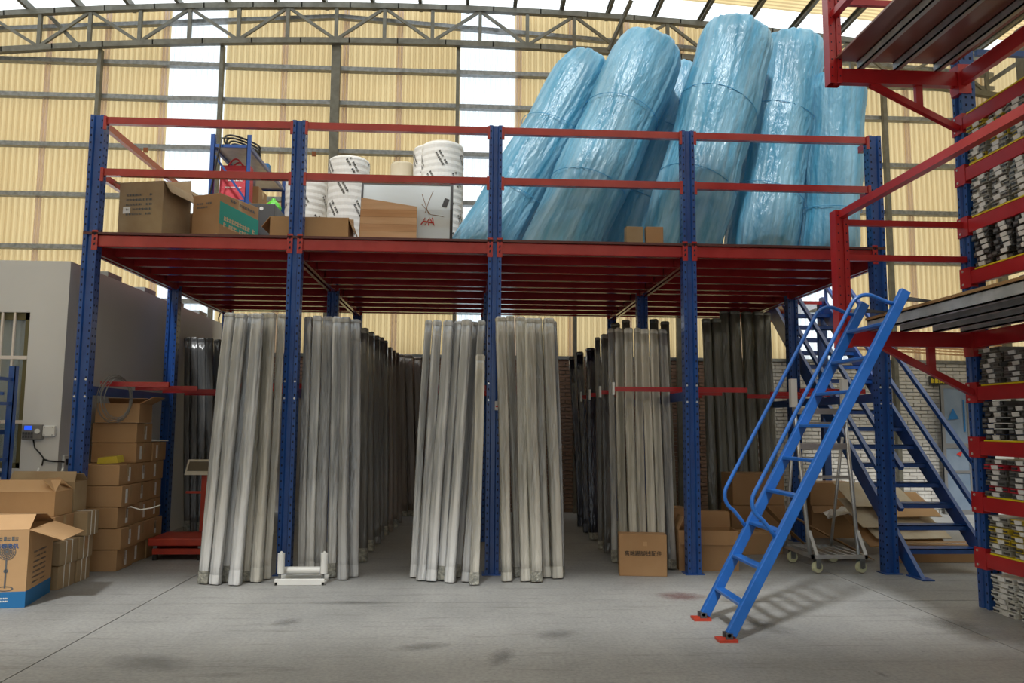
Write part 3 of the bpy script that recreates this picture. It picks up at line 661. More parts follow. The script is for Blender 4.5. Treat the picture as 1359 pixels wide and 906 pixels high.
# ================================================================== WRAPPED BOARD BUNDLES UNDER THE MEZZANINE
from mathutils import noise as NZ
def tube(bp, tp, wpx, m, label, group, lean=.28, dep=None, squash=.8, yadd=.05, zb=.014, round_=.48, twist=True):
    base = pZ(*bp); base.y += yadd; base = Vector((pY(bp[0], bp[1], base.y).x, base.y, zb))
    top = pY(tp[0], tp[1], base.y+lean); ax = (top-base); L = ax.length; z = ax.normalized()
    x = Vector((1, 0, 0)); x = (x-z*x.dot(z)).normalized(); tw = random.choice((-1, 1))*random.uniform(.08, .40) if twist else 0; x = Matrix.Rotation(tw, 3, z) @ x; y = z.cross(x)
    mw = Matrix(((x.x, y.x, z.x, base.x), (x.y, y.y, z.y, base.y), (x.z, y.z, z.z, base.z), (0, 0, 0, 1)))
    wpx *= 1.025*(1-.08*abs(tw))
    wd = wpx*base.y/F; hx = wd/2; hy = hx*squash; sd = random.uniform(0, 90)
    def ring(t, k=1.0, n=20):
        o = []
        for i in range(n):
            a = 2*math.pi*(i+.5)/n; c, s2 = math.cos(a), math.sin(a); e = round_
            px = math.copysign(abs(c)**e, c); py = math.copysign(abs(s2)**e, s2)
            w2 = 1+.06*NZ.noise(Vector((c*1.5+sd, s2*1.5, t*1.3)))+.03*NZ.noise(Vector((c*4, s2*4+sd, t*5)))
            bend = .005*math.sin(t*2.1+sd)
            o.append((px*hx*w2*k+bend, py*hy*w2*k, t))
        return o
    def lofted(ts, ks, cap=True):
        n = 20; vs = []
        for t, k in zip(ts, ks): vs += ring(t, k)
        R = len(ts); fs = [(i*n+j, i*n+(j+1) % n, (i+1)*n+(j+1) % n, (i+1)*n+j) for i in range(R-1) for j in range(n)]
        fs += [tuple(range(n-1, -1, -1)), tuple(range((R-1)*n, R*n))]
        return MB()._add(vs, fs)
    o = bpy.data.objects.new('board_bundle', None); COL.objects.link(o); o.matrix_world = mw; o.empty_display_size = .1
    tag(o, label, 'bundle', group)
    ts = [L*i/13 for i in range(14)]
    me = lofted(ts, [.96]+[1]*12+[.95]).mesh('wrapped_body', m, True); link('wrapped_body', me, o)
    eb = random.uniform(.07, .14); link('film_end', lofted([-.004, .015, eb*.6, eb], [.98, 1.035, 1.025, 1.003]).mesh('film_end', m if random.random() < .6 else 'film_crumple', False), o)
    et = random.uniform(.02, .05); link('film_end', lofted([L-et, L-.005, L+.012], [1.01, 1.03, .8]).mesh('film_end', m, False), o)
    return o
GR = []
def row(name, where, items, mats, lean=.28, **kw):
    for i, it in enumerate(items):
        bx, by, tx, ty, wpx = it[:5]; m = it[5] if len(it) > 5 else mats[i % len(mats)]
        word = {'film_silver': 'silvery', 'film_grey': 'grey', 'film_warm': 'beige-grey', 'film_dark': 'dark grey', 'film_navy': 'navy-black', 'film_brown': 'brownish', 'film_olive': 'olive-grey'}[m]
        tube((bx, by), (tx, ty), wpx, m, f'{ORD[i]} from left, {word} film-wrapped board bundle {where}', name, lean, **kw)
S, G_, W_ = 'film_silver', 'film_grey', 'film_warm'
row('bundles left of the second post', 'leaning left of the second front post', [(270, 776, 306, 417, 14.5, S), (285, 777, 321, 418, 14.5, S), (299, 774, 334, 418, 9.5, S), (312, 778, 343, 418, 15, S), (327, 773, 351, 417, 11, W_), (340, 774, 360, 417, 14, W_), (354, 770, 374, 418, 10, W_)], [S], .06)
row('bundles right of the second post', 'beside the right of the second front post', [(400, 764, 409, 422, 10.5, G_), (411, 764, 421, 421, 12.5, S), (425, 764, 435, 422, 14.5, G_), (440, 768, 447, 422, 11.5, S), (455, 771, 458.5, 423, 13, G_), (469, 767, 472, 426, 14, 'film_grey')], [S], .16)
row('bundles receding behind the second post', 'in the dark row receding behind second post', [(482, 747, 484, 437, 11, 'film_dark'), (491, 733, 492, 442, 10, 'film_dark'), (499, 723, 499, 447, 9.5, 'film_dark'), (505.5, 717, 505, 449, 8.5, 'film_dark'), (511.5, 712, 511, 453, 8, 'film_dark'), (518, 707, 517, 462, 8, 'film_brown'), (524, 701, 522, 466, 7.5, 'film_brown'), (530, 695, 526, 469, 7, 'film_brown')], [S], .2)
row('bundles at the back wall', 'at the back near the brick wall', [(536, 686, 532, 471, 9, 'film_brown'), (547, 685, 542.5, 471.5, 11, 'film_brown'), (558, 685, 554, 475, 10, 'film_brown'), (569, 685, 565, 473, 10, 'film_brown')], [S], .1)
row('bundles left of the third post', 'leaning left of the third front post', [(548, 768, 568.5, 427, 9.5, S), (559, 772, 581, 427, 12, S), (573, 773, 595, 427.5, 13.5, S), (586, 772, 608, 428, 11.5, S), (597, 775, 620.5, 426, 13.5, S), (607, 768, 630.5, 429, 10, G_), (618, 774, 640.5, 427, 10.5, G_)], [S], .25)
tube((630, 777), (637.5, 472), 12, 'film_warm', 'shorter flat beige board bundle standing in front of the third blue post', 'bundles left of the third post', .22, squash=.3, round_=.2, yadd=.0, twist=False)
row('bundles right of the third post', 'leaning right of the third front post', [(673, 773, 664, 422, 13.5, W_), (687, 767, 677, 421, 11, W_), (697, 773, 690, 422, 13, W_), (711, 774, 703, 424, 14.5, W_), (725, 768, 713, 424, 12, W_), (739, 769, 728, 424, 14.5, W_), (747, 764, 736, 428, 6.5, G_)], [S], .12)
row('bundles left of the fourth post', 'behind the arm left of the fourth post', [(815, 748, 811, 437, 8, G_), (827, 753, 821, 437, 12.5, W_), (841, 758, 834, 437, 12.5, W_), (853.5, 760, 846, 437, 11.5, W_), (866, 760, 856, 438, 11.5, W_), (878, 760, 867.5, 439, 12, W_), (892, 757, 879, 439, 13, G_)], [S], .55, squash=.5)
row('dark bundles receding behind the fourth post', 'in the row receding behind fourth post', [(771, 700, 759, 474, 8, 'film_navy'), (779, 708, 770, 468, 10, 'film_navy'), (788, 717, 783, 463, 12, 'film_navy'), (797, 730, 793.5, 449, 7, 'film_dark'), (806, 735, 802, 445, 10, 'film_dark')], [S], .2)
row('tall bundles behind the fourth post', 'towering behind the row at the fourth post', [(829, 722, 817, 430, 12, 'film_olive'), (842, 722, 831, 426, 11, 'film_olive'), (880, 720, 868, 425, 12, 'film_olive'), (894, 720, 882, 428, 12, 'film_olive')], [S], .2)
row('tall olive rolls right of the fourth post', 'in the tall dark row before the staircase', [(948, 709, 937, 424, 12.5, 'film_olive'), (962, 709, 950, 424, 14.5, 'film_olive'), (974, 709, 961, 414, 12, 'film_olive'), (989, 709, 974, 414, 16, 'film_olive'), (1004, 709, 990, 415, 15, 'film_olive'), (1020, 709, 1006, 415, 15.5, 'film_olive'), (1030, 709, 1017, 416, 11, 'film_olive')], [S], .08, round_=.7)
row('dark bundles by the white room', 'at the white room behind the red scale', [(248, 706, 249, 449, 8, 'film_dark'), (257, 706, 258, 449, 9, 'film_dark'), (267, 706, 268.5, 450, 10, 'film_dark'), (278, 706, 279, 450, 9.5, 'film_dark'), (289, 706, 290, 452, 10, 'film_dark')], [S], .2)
# ================================================================== BLUE FOAM ROLLS ON THE DECK
def blue_roll(bp, by, tp, ty, r, label, seed, taper=.92, knot=True):
    base = pY(bp[0], bp[1], by); top = pY(tp[0], tp[1], ty); z = (top-base).normalized()
    base = base - z*((base.z-DZ)/z.z); L = (top-base).length
    x = Vector((1, 0, 0)); x = (x-z*x.dot(z)).normalized(); y = z.cross(x)
    mw = Matrix(((x.x, y.x, z.x, base.x), (x.y, y.y, z.y, base.y), (x.z, y.z, z.z, base.z), (0, 0, 0, 1))); inv = mw.inverted()
    n = 128; prof = [(-.25, .98), (-.1, 1.0)]+[(L*k/66, 1.0+.03*math.sin(k*.233+seed)) for k in range(1, 60)]+[(L*.91, taper+.05), (L*.945, taper+.01), (L*.962, taper*.96), (L*.972, taper*.86), (L*.978, taper*.72), (L*.986, taper*.45), (L*.993, taper*.2), (L, .04)]
    vs = []
    for t, k in prof:
        for i in range(n):
            a = 2*math.pi*i/n; c, s2 = math.cos(a), math.sin(a)
            nz = .045*NZ.noise(Vector((c*2.2+seed*7, s2*2.2, t*.5)))+.030*NZ.noise(Vector((c*6+seed, s2*6, t*.9)))+.020*NZ.noise(Vector((c*13, s2*13+seed, t*1.1)))-.030*max(0, .16-abs(NZ.noise(Vector((c*9+seed*3+t*.8, s2*9, t*.8)))))/.16-.009*max(0, .13-abs(NZ.noise(Vector((c*20-t*2.5, s2*20+seed, t*3)))))/.13+.010*NZ.noise(Vector((c*7+t*3, s2*7+seed, t*6)))
            if t > L*.9: nz += .055*math.sin(i*2*math.pi/n*11+seed+NZ.noise(Vector((c*3, s2*3, seed)))*4)*min(1, (1.05-k)*3)
            rr = r*k*(1+nz); v = Vector((rr*c, rr*s2, t)); wv = mw @ v
            if wv.z < DZ+.004: wv.z = DZ+.004; v = inv @ wv
            vs.append(tuple(v))
    R = len(prof); fs = [(i*n+j, i*n+(j+1) % n, (i+1)*n+(j+1) % n, (i+1)*n+j) for i in range(R-1) for j in range(n)]+[tuple(range(n-1, -1, -1)), tuple(range((R-1)*n, R*n))]
    o = bpy.data.objects.new('foam_roll', None); COL.objects.link(o); o.matrix_world = mw; tag(o, label, 'roll', 'blue wrapped foam rolls on the mezzanine')
    link('blue_film', MB()._add(vs, fs).mesh('blue_film', 'blue_film', True), o)
    for t in (L*.62, L*.28):
        pts = [(r*1.035*math.cos(a*.1309)*(1+.0), r*1.035*math.sin(a*.1309), t+.05*math.sin(a*.1309+seed)) for a in range(49)]
        MB().pipe(pts, .004, 5).build('tie_cord', 'blue_knot', o, smooth=True)
    if knot:
        kb = MB(); kb.lathe([(.02, L-.02), (.045, L+.01), (.028, L+.035), (.05, L+.075), (.015, L+.085)], 9, (r*.25, -r*.1, 0)); kb.build('film_knot', 'blue_knot', o)
    return o
blue_roll((650, 318), 9.08, (788, 80), 9.52, .375, 'leftmost blue-wrapped foam roll, leaning strongly right on the mezzanine', 1.3, knot=False)
blue_roll((750, 318), 8.62, (868, 58), 9.10, .43, 'second blue-wrapped foam roll, leaning right with a knotted top', 2.1)
blue_roll((832, 320), 9.45, (914, 92), 9.80, .37, 'darker blue foam roll squeezed behind its neighbours left of fourth post', 3.7, knot=False)
blue_roll((905, 320), 8.57, (982, 38), 8.95, .445, 'tallest blue-wrapped foam roll, rounded top, crossing the fourth post', 4.4, knot=False)
blue_roll((1010, 322), 9.05, (1055, 51), 9.45, .41, 'blue foam roll right of the tallest one, small knot on top', 5.2)
blue_roll((1100, 325), 9.0, (1112, 98), 9.1, .33, 'rightmost blue foam roll, nearly upright beside the right corner post', 6.6, knot=False)
# ================================================================== CARTONS
def carton(label, loc, sz, rz=0, m='carton', open_top=False, flaps=(), tape=True, straps=0, sticker=None, group=None, name='cardboard_box', inner='carton_inner'):
    o = empty(name, label, 'box', loc, rz, group); a, d, h = sz; x, y = a/2, d/2; t = .006
    if open_top:
        b = MB(); b.box(-x, x, -y, -y+t, 0, h); b.box(-x, x, y-t, y, 0, h); b.box(-x, -x+t, -y+t, y-t, 0, h); b.box(x-t, x, -y+t, y-t, 0, h); b.box(-x+t, x-t, -y+t, y-t, 0, t)
        b.build('box_body', m, o)
    else:
        bevel(MB().box(-x, x, -y, y, 0, h-.002).build('box_body', m, o), .006, 2)
        MB().box(-x, x, -.003, .003, h-.0025, h-.0012).build('lid_seam', 'carton_inner', o)
        if tape: MB().box(-x-.001, x+.001, -.025, .025, h-.002, h-.001).build('tape', 'tape', o); MB().box(x, x+.0015, -.025, .025, h-.12, h-.001).build('tape', 'tape', o)
    for side, ang, ln in flaps:   # side n/s/e/w, angle from horizontal outwards
        c, s2 = math.cos(ang)*ln, math.sin(ang)*ln
        e = {'s': ((-x, -y), (x, -y), (0, -1)), 'n': ((x, y), (-x, y), (0, 1)), 'e': ((x, -y), (x, y), (1, 0)), 'w': ((-x, y), (-x, -y), (-1, 0))}[side]
        p0, p1, n = Vector((*e[0], h)), Vector((*e[1], h)), Vector((*e[2], 0)); v = n*c+Vector((0, 0, s2)); up = Vector((-n.x*s2, -n.y*s2, c)).normalized()*.003
        q = (p1-p0).normalized()*.012
        MB().hexa([p0-up, p1-up, p1+v-q-up, p0+v+q-up, p0+up, p1+up, p1+v-q+up, p0+v+q+up]).build('flap', m, o)
    for k in range(straps):
        yy = -y+d*(k+1)/(straps+1); b = MB(); e = .002
        b.box(-x-e, x+e, yy-.006, yy+.006, h, h+e); b.box(x, x+e, yy-.006, yy+.006, 0, h); b.box(-x-e, -x, yy-.006, yy+.006, 0, h); b.build('strap', 'strap', o)
    if sticker:
        yy, zz, sw, sh = sticker; MB().box(x, x+.0015, yy-sw/2, yy+sw/2, zz-sh/2, zz+sh/2).build('sticker', 'paper_print', o)
    return o
def fm(o_xyz, xd, up=(0, 0, 1)): return face_mw(o_xyz, xd, up)
# fan carton
fh = .60; fb = carton('open fan carton with blue base band and fan drawing at front left', (-3.80, 6.875, 0), (.56, .60, fh), .18, 'carton_light', True, (('e', -.35, .26), ('s', 2.6, .2), ('n', 2.7, .2), ('w', 1.2, .24)), name='fan_box')
MB().box(-.2805, .2805, -.3005, .3005, .001, .125).build('blue_band', 'band_blue', fb)
text('100%纯铜电机', .042, 'ink_blue', fb, fm((.08, -.3025, .475), (1, 0, 0)))
stuff(link('lettering', scribble(1, .34, .032, .01, 5, 6).mesh('lettering', 'ink_grey'), fb, mw=fm((.04, -.3025, .518), (1, 0, 0))))
stuff(link('lettering', scribble(2, .22, .012, .01, 6, 12).mesh('lettering', 'ink_white'), fb, mw=fm((.05, -.3025, .07), (1, 0, 0))))
stuff(link('lettering', scribble(7, .30, .014, .026, 8, 14).mesh('lettering', 'ink_grey'), fb, mw=fm((.2825, -.02, .40), (0, 1, 0))))
def fan_mark(cx, s):
    b = MB()
    def ringm(r0, r1, cz, n=28):
        for i in range(n):
            a, c = 6.2832*i/n, 6.2832*(i+1)/n; b.quad((cx+r0*math.cos(a), cz+r0*math.sin(a), 0), (cx+r1*math.cos(a), cz+r1*math.sin(a), 0), (cx+r1*math.cos(c), cz+r1*math.sin(c), 0), (cx+r0*math.cos(c), cz+r0*math.sin(c), 0))
    cz = .18*s
    for r in (.072, .055, .04, .025): ringm(r*s, (r+.006)*s, cz)
    ringm(.0, .014*s, cz)
    for i in range(16): a = 6.2832*i/16; ca, sa = math.cos(a), math.sin(a); b.quad((cx+.012*ca-.001*sa, cz+.012*sa+.001*ca, 0), (cx+.074*s*ca-.001*sa, cz+.074*s*sa+.001*ca, 0), (cx+.074*s*ca+.002*sa, cz+.074*s*sa-.002*ca, 0), (cx+.012*ca+.002*sa, cz+.012*sa-.002*ca, 0))
    b.quad((cx-.006, -.16*s, 0), (cx+.006, -.16*s, 0), (cx+.006, cz-.078*s, 0), (cx-.006, cz-.078*s, 0)); ringm(.0, .02*s, .0)
    for i in range(20):
        a, c = 6.2832*i/20, 6.2832*(i+1)/20; b.quad((cx+.05*math.cos(a), -.165*s+.014*math.sin(a), 0), (cx+.062*math.cos(a), -.165*s+.02*math.sin(a), 0), (cx+.062*math.cos(c), -.165*s+.02*math.sin(c), 0), (cx+.05*math.cos(c), -.165*s+.014*math.sin(c), 0))
    return b
link('fan_drawing', fan_mark(0, .82).mesh('fan_drawing', 'ink_grey'), fb, mw=fm((.13, -.3025, .285), (1, 0, 0)))
link('fan_drawing', fan_mark(0, .7).mesh('fan_drawing', 'ink_grey'), fb, mw=fm((-.16, -.3025, .27), (1, 0, 0)))
# strapped stack beside it
zc = 0
for lay in range(2):
    for k, (yc, wd) in enumerate(((7.435, .31), (7.745, .28))):
        carton(f'{("bottom", "second-layer")[lay]} strapped brown carton, {("nearer the fan box", "nearer the blue post")[k]}', (-3.76+.012*lay, yc, lay*.205), (.42, wd-.012, .203), .02*(k-lay), 'carton_dull', straps=2, group='strapped cartons behind the fan box')
carton('plain wide brown carton under the half-open one behind the fan box', (-3.93, 7.455, .411), (.64, .36, .215), .03, 'carton')
carton('half-open brown carton with lifted flaps atop the stack behind fan box', (-3.93, 7.455, .628), (.60, .34, .21), .04, 'carton_light', True, (('s', 2.5, .16), ('n', 2.75, .17), ('e', 2.4, .16)))
carton('strapped carton in third layer close to the left blue post', (-3.80, 7.775, .411), (.60, .23, .22), .0, 'carton_dull', straps=2)
carton('upright carton with torn top and white ties by the left post', (-3.93, 7.78, .633), (.60, .23, .27), -.02, 'carton_dull', True, (('s', 2.0, .1), ('n', 2.2, .08)))
for x, nm in ((-4.10, 'left'), (-3.88, 'right')):
    o = MB().pipe([(x, 7.78, .65), (x+.03, 7.78, .86), (x+.07, 7.78, 1.02)], .009, 6).build('white_stick', 'white_plastic', smooth=True); tag(o, f'white plastic stick poking out of cartons, {nm} one', 'stick', 'white sticks in cartons')
# stack along the room wall
ny = {0: 5, 1: 7, 2: 6}
for c in range(3):
    for r in range(ny[c]):
        h = .205; yc = 8.36+c*.40; x1 = -3.42-.02*c+random.uniform(-.03, .02)
        wd = .46
        carton(f'{ORD[r]} carton up in the {("front", "middle", "rear")[c]} column along the white room wall', (x1-wd/2, yc, r*(h+.002)), (wd, .385, h), random.uniform(-.025, .025), 'carton', straps=0, tape=True, sticker=(random.uniform(-.1, .1), h*.5, .05, .14), group='labelled cartons along the room wall')
top = 7*.207
carton('upper open carton with raised flap over the wall-side stack', (-3.67, 8.72, top), (.44, .38, .20), .05, 'carton', True, (('e', .5, .15), ('n', 2.6, .12)))
o = MB(); o.hexa([(-.2, -.14, 0), (.2, -.14, .01), (.22, .14, .0), (-.2, .14, .0), (-.2, -.14, .012), (.2, -.14, .022), (.22, .14, .012), (-.2, .14, .012)]); o = o.build('paper_sheet', 'paper', loc=(-3.63, 9.16, 6*.207+.003)); tag(o, 'loose white papers on the rear wall-side carton column', 'paper')
o = MB().pipe([(-3.35, 8.17, .62), (-3.30, 8.12, .63), (-3.22, 8.14, .60), (-3.12, 8.16, .615), (-3.05, 8.2, .64)], .006, 6).build('packing_strap', 'strap', smooth=True); tag(o, 'loose white strap end sticking out of the carton stack', 'strap')
o = MB().hexa([(-.1, -.06, 0), (.1, -.05, .01), (.12, .06, .02), (-.08, .06, 0), (-.1, -.05, .06), (.08, -.05, .08), (.1, .05, .09), (-.07, .05, .07)]).build('yellow_packet', 'yellow_film', loc=(-3.62, 8.33, 5*.207+.001)); tag(o, 'crumpled yellow packet lying on the front wall-side cartons', 'packet')
carton('brown carton at the far left edge before the white room', (-4.45, 7.25, .40), (.30, .30, .36), .0, 'carton', group=None)
carton('lower brown carton at the far left edge', (-4.45, 7.25, 0), (.31, .31, .398), .0, 'carton_dull')
# cartons near the fourth post
c1 = carton('small closed carton with black Chinese print before the fourth post', (1.72, 7.96, 0), (.46, .20, .40), -.12, 'carton', tape=False, name='printed_carton')
text('高端踢脚线配件', .052, 'ink', c1, fm((0, -.1015, .215), (1, 0, 0)))
MB().box(.0, .04, -.1015, -.1005, .29, .33).build('label_scar', 'carton_light', c1)
carton('open carton behind the fourth blue post', (2.46, 8.32, 0), (.60, .36, .40), -.1, 'carton', True, (('n', 1.5, .16), ('s', -1.45, .14), ('w', 2.0, .14)))
carton('plain carton deep in shade behind the fourth post', (2.25, 9.0, 0), (.4, .35, .55), .1, 'carton')
# ================================================================== RED SCALE
sc = empty('platform_scale', 'red platform weighing scale with column display beside the cartons', 'scale', (-3.05, 9.05, 0), 0)
bevel(MB().box(-.33, .27, -.27, .27, .155, .235).build('platform', 'scale_red', sc), .012, 2)
MB().box(-.29, .24, -.24, .24, .065, .125).build('base_frame', 'scale_red', sc)
for x in (-.27, .2):
    for y in (-.2, .2): MB().cyl((x, y, .0), (x, y, .066), .028, n=10).build('foot', 'rubber', sc); MB().box(x-.02, x+.02, y-.02, y+.02, .12, .16).build('load_cell', 'dark_steel', sc)
MB().box(.035, .095, .24, .30, .10, .86).build('column', 'scale_red', sc)
MB().box(-.14, .28, .255, .285, .66, .685).build('handle_bar', 'scale_red', sc)
MB().box(.03, .10, .25, .29, .84, .90).build('head_bracket', 'scale_red', sc)
hd = MB().hexa([(-.14, .18, .87), (.15, .18, .87), (.15, .30, .87), (-.14, .30, .87), (-.12, .23, 1.04), (.13, .23, 1.04), (.13, .31, 1.04), (-.12, .31, 1.04)]).build('display_head', 'cream_plastic', sc)
MB().hexa([(-.115, .187, .915), (.125, .187, .915), (.125, .21, .915), (-.115, .21, .915), (-.10, .216, 1.02), (.11, .216, 1.02), (.11, .235, 1.02), (-.10, .235, 1.02)]).build('display_window', 'screen_dark', hd)
# ================================================================== FLOOR ROLLER STAND
rs = empty('roller_stand', 'white floor roller guide with two upright rollers before the second post', 'roller stand', (-1.52, 7.60, 0))
b = MB(); b.box(-.22, .23, -.13, -.10, .0, .055); b.box(-.22, .23, .10, .13, 0, .05); b.box(-.22, -.19, -.13, .13, 0, .03); b.box(.20, .23, -.13, .13, 0, .03); bevel(b.build('base_frame', 'white_plastic', rs), .004)
MB().cyl((-.165, .02, .105), (.165, .02, .105), .036, n=16).build('flat_roller', 'white_plastic', rs, smooth=False)
for x in (-.19, .20):
    MB().cyl((x, -.06, .02), (x, -.06, .10), .014, n=10).build('spindle', 'galv', rs)
    MB().lathe([(.012, .09), (.032, .095), (.032, .275), (.012, .28), (.008, .292)], 16, (x+.01, -.06, 0)).build('upright_roller', 'white_plastic', rs)
# ================================================================== ON THE MEZZANINE DECK
bx = carton('torn open carton with stamped print at the left end of the deck', (-3.36, 8.46, DZ), (.50, .50, .60), -.22, 'carton_dull', True, (('w', .2, .09), ('e', -1.0, .15), ('n', 1.6, .15)), name='open_carton')
stuff(link('lettering', scribble(5, .30, .022, .028, 3, 8).mesh('lettering', 'ink_grey'), bx, mw=fm((-.02, -.2525, .45), (1, 0, 0))))
MB().box(-.20, -.12, -.2525, -.2505, .27, .34).build('label', 'paper', bx)
rg = MB(); n = 40; vs = []; fs = []
for i in range(n+1):
    a = math.pi*i/n
    for rr, y in ((.27, -.06), (.27, .06), (.24, .06), (.24, -.06)): vs.append((rr*math.cos(a), y, rr*math.sin(a)))
    if i: k = 4*i; fs += [(k-4+j, k+j, k+(j+1) % 4, k-4+(j+1) % 4) for j in range(4)]
fs += [(0, 1, 2, 3), (4*n+3, 4*n+2, 4*n+1, 4*n)]
o = rg._add(vs, fs).build('cardboard_hoop', 'carton_dull', loc=(-3.22, 8.92, DZ+.44)); tag(o, 'curved brown cardboard hoop standing behind the torn open carton', 'hoop')
o = MB().box(-.16, .16, -.12, .12, 0, .43).build('backing_carton', 'carton', loc=(-3.22, 8.92, DZ)); tag(o, 'plain carton under the cardboard hoop at the deck back', 'box')
b2x = carton('tall carton with teal printed band beside the torn carton on deck', (-2.68, 8.66, DZ), (.36, .62, .53), -.42, 'carton', name='teal_carton')
MB().hexa([(.1812, -.3105, .20), (.1822, -.3105, .20), (.1822, .3105, .14), (.1812, .3105, .14), (.1812, -.3105, .44), (.1822, -.3105, .44), (.1822, .3105, .38), (.1812, .3105, .38)]).build('teal_band', 'teal', b2x)
stuff(link('lettering', scribble(2, .5, .05, .02, 21, 12).mesh('lettering', 'tan_print'), b2x, mw=fm((.1835, 0, .225), (0, 1, -.09))))
stuff(link('lettering', scribble(1, .4, .03, .02, 22, 9).mesh('lettering', 'ink_grey'), b2x, mw=fm((.1835, .05, .455), (0, 1, -.09))))
stuff(link('lettering', scribble(2, .2, .02, .02, 23, 7).mesh('lettering', 'ink_grey'), b2x, mw=fm((-.02, -.312, .42), (1, 0, 0)))); MB().box(.08, .16, -.3115, -.3105, .03, .09).build('label', 'paper', b2x)
# small shelf rack on deck
RX0, RX1, RY0, RY1 = -3.05, -2.63, 9.25, 11.0
dk = empty('light_shelf_rack', 'small blue boltless shelf rack with clutter on the mezzanine deck', 'rack', (RX0, RY0, DZ))
w_, l_, hh = RX1-RX0, RY1-RY0, 1.50
for x in (0, w_):
    for y in (0, l_): b = MB(); b.box(x-.025, x+.025, y-.025, y-.018, 0, hh); b.box(x-.025 if x else x+.018, x-.018 if x else x+.025, y-.025, y+.025, 0, hh); b.build('upright', 'blue', dk)
for z in (.12, .72, 1.38):
    b = MB(); b.box(.0, w_, -.02, .0, z-.035, z); b.box(0, w_, l_, l_+.02, z-.035, z); b.build('end_beam', 'blue', dk)
    for x in (0, w_): MB().box(x-.015, x+.015, .02, l_-.02, z-.04, z).build('side_beam', 'blue', dk)
    MB().box(.015, w_-.015, .0, l_, z-.012, z+.003).build('shelf_panel', 'profile_grey', dk)
for y, s in ((0, 1),): MB().bar((.02, -.01, 1.25), (w_-.02, -.01, .72), .015, .025).build('diagonal_brace', 'blue', dk)
bg_ = empty('red_tote', 'red woven tote bag with white print on the small deck rack', 'bag', (RX0+.22, RY0+.22, DZ+.725))
b = MB(); b.hexa([(-.17, -.10, 0), (.17, -.10, 0), (.17, .10, 0), (-.17, .10, 0), (-.175, -.06, .46), (.175, -.06, .46), (.175, .07, .46), (-.175, .07, .46)]); b.build('bag_body', 'red_bag', bg_)
for y in (-.06, .07): MB().pipe([(-.09+.18*i/8, y, .45+.09*math.sin(math.pi*i/8)) for i in range(9)], .010, 6).build('bag_handle', 'red_bag', bg_, smooth=True)
stuff(link('lettering', scribble(1, .26, .035, .02, 31, 8).mesh('lettering', 'ink_white'), bg_, mw=fm((-.01, -.079, .34), (1, 0, .0), (0, .08, 1))))
stuff(link('lettering', scribble(1, .22, .03, .02, 32, 5).mesh('lettering', 'ink_white'), bg_, mw=fm((-.01, -.086, .26), (1, 0, .0), (0, .08, 1))))
stuff(link('lettering', scribble(1, .2, .02, .02, 33, 6).mesh('lettering', 'ink_white'), bg_, mw=fm((-.01, -.094, .17), (1, 0, .0), (0, .08, 1))))
o = carton('brown carton on middle shelf of the small deck rack', (RX0+.22, RY0+.78, DZ+.725), (.34, .40, .34), 0, 'carton')
o = empty('red_crate', 'red plastic mesh tray at far end of the small deck rack', 'tray', (RX0+.24, RY0+1.38, DZ+.725)); MB().box(-.17, .17, -.2, .2, 0, .02).build('tray_base', 'red_bag', o)
for a in ((-.17, -.155, -.2, .2), (.155, .17, -.2, .2), (-.155, .155, -.2, -.185), (-.155, .155, .185, .2)): MB().box(*a, .02, .14).build('tray_side', 'red_bag', o)
b = MB(); b.lathe([(.05, 0), (.09, .03), (.10, .08), (.08, .13), (.035, .17), (.02, .20)], 11); o = b.build('green_bag', 'green_bag', loc=(-2.41, 9.58, DZ+.638)); tag(o, 'bright green plastic bag on the dark grey metal box', 'bag')
bk = carton('dark grey metal box standing beside the small deck rack', (-2.42, 9.42, DZ), (.30, .66, .64), 0, 'dark_grey', tape=False, name='grey_metal_box')
MB().cyl((.0, -.334, .58), (.0, -.330, .58), .022, n=12).build('knob', 'white_plastic', bk)
o = MB().hexa([(-.16, -.1, 0), (.16, -.1, 0), (.16, .1, 0), (-.16, .1, 0), (-.16, -.1, .62), (.16, -.1, .62), (.16, .1, .62), (-.16, .1, .62)]); o = bevel(o.build('dark_case', 'dark_grey', loc=(-2.85, 9.12, DZ)), .01); tag(o, 'dark grey case behind the teal-banded carton on deck', 'case')
cb = empty('cable_coil', 'black cable coil draped over the top of the small deck rack', 'cable', (RX0+.25, RY0+.45, DZ+1.385))
for k in range(4): MB().pipe([((.15+.015*k)*math.cos(a*.2618), .34*math.sin(a*.2618)-.05*k, .04+.018*k+.02*math.sin(a*.5236)) for a in range(25)], .012, 6).build('cable_loop', 'cable', cb, smooth=True)
MB().pipe([(-.02, -.42, .09), (-.14, -.50, .06), (-.17, -.52, -.15), (-.22, -.50, -.45), (-.25, -.50, -.62), (-.28, -.49, -.70)], .010, 6).build('cable_end', 'cable', cb, smooth=True)
MB().box(.10, .18, .38, .50, .005, .06).build('blue_plug', 'band_blue', cb)
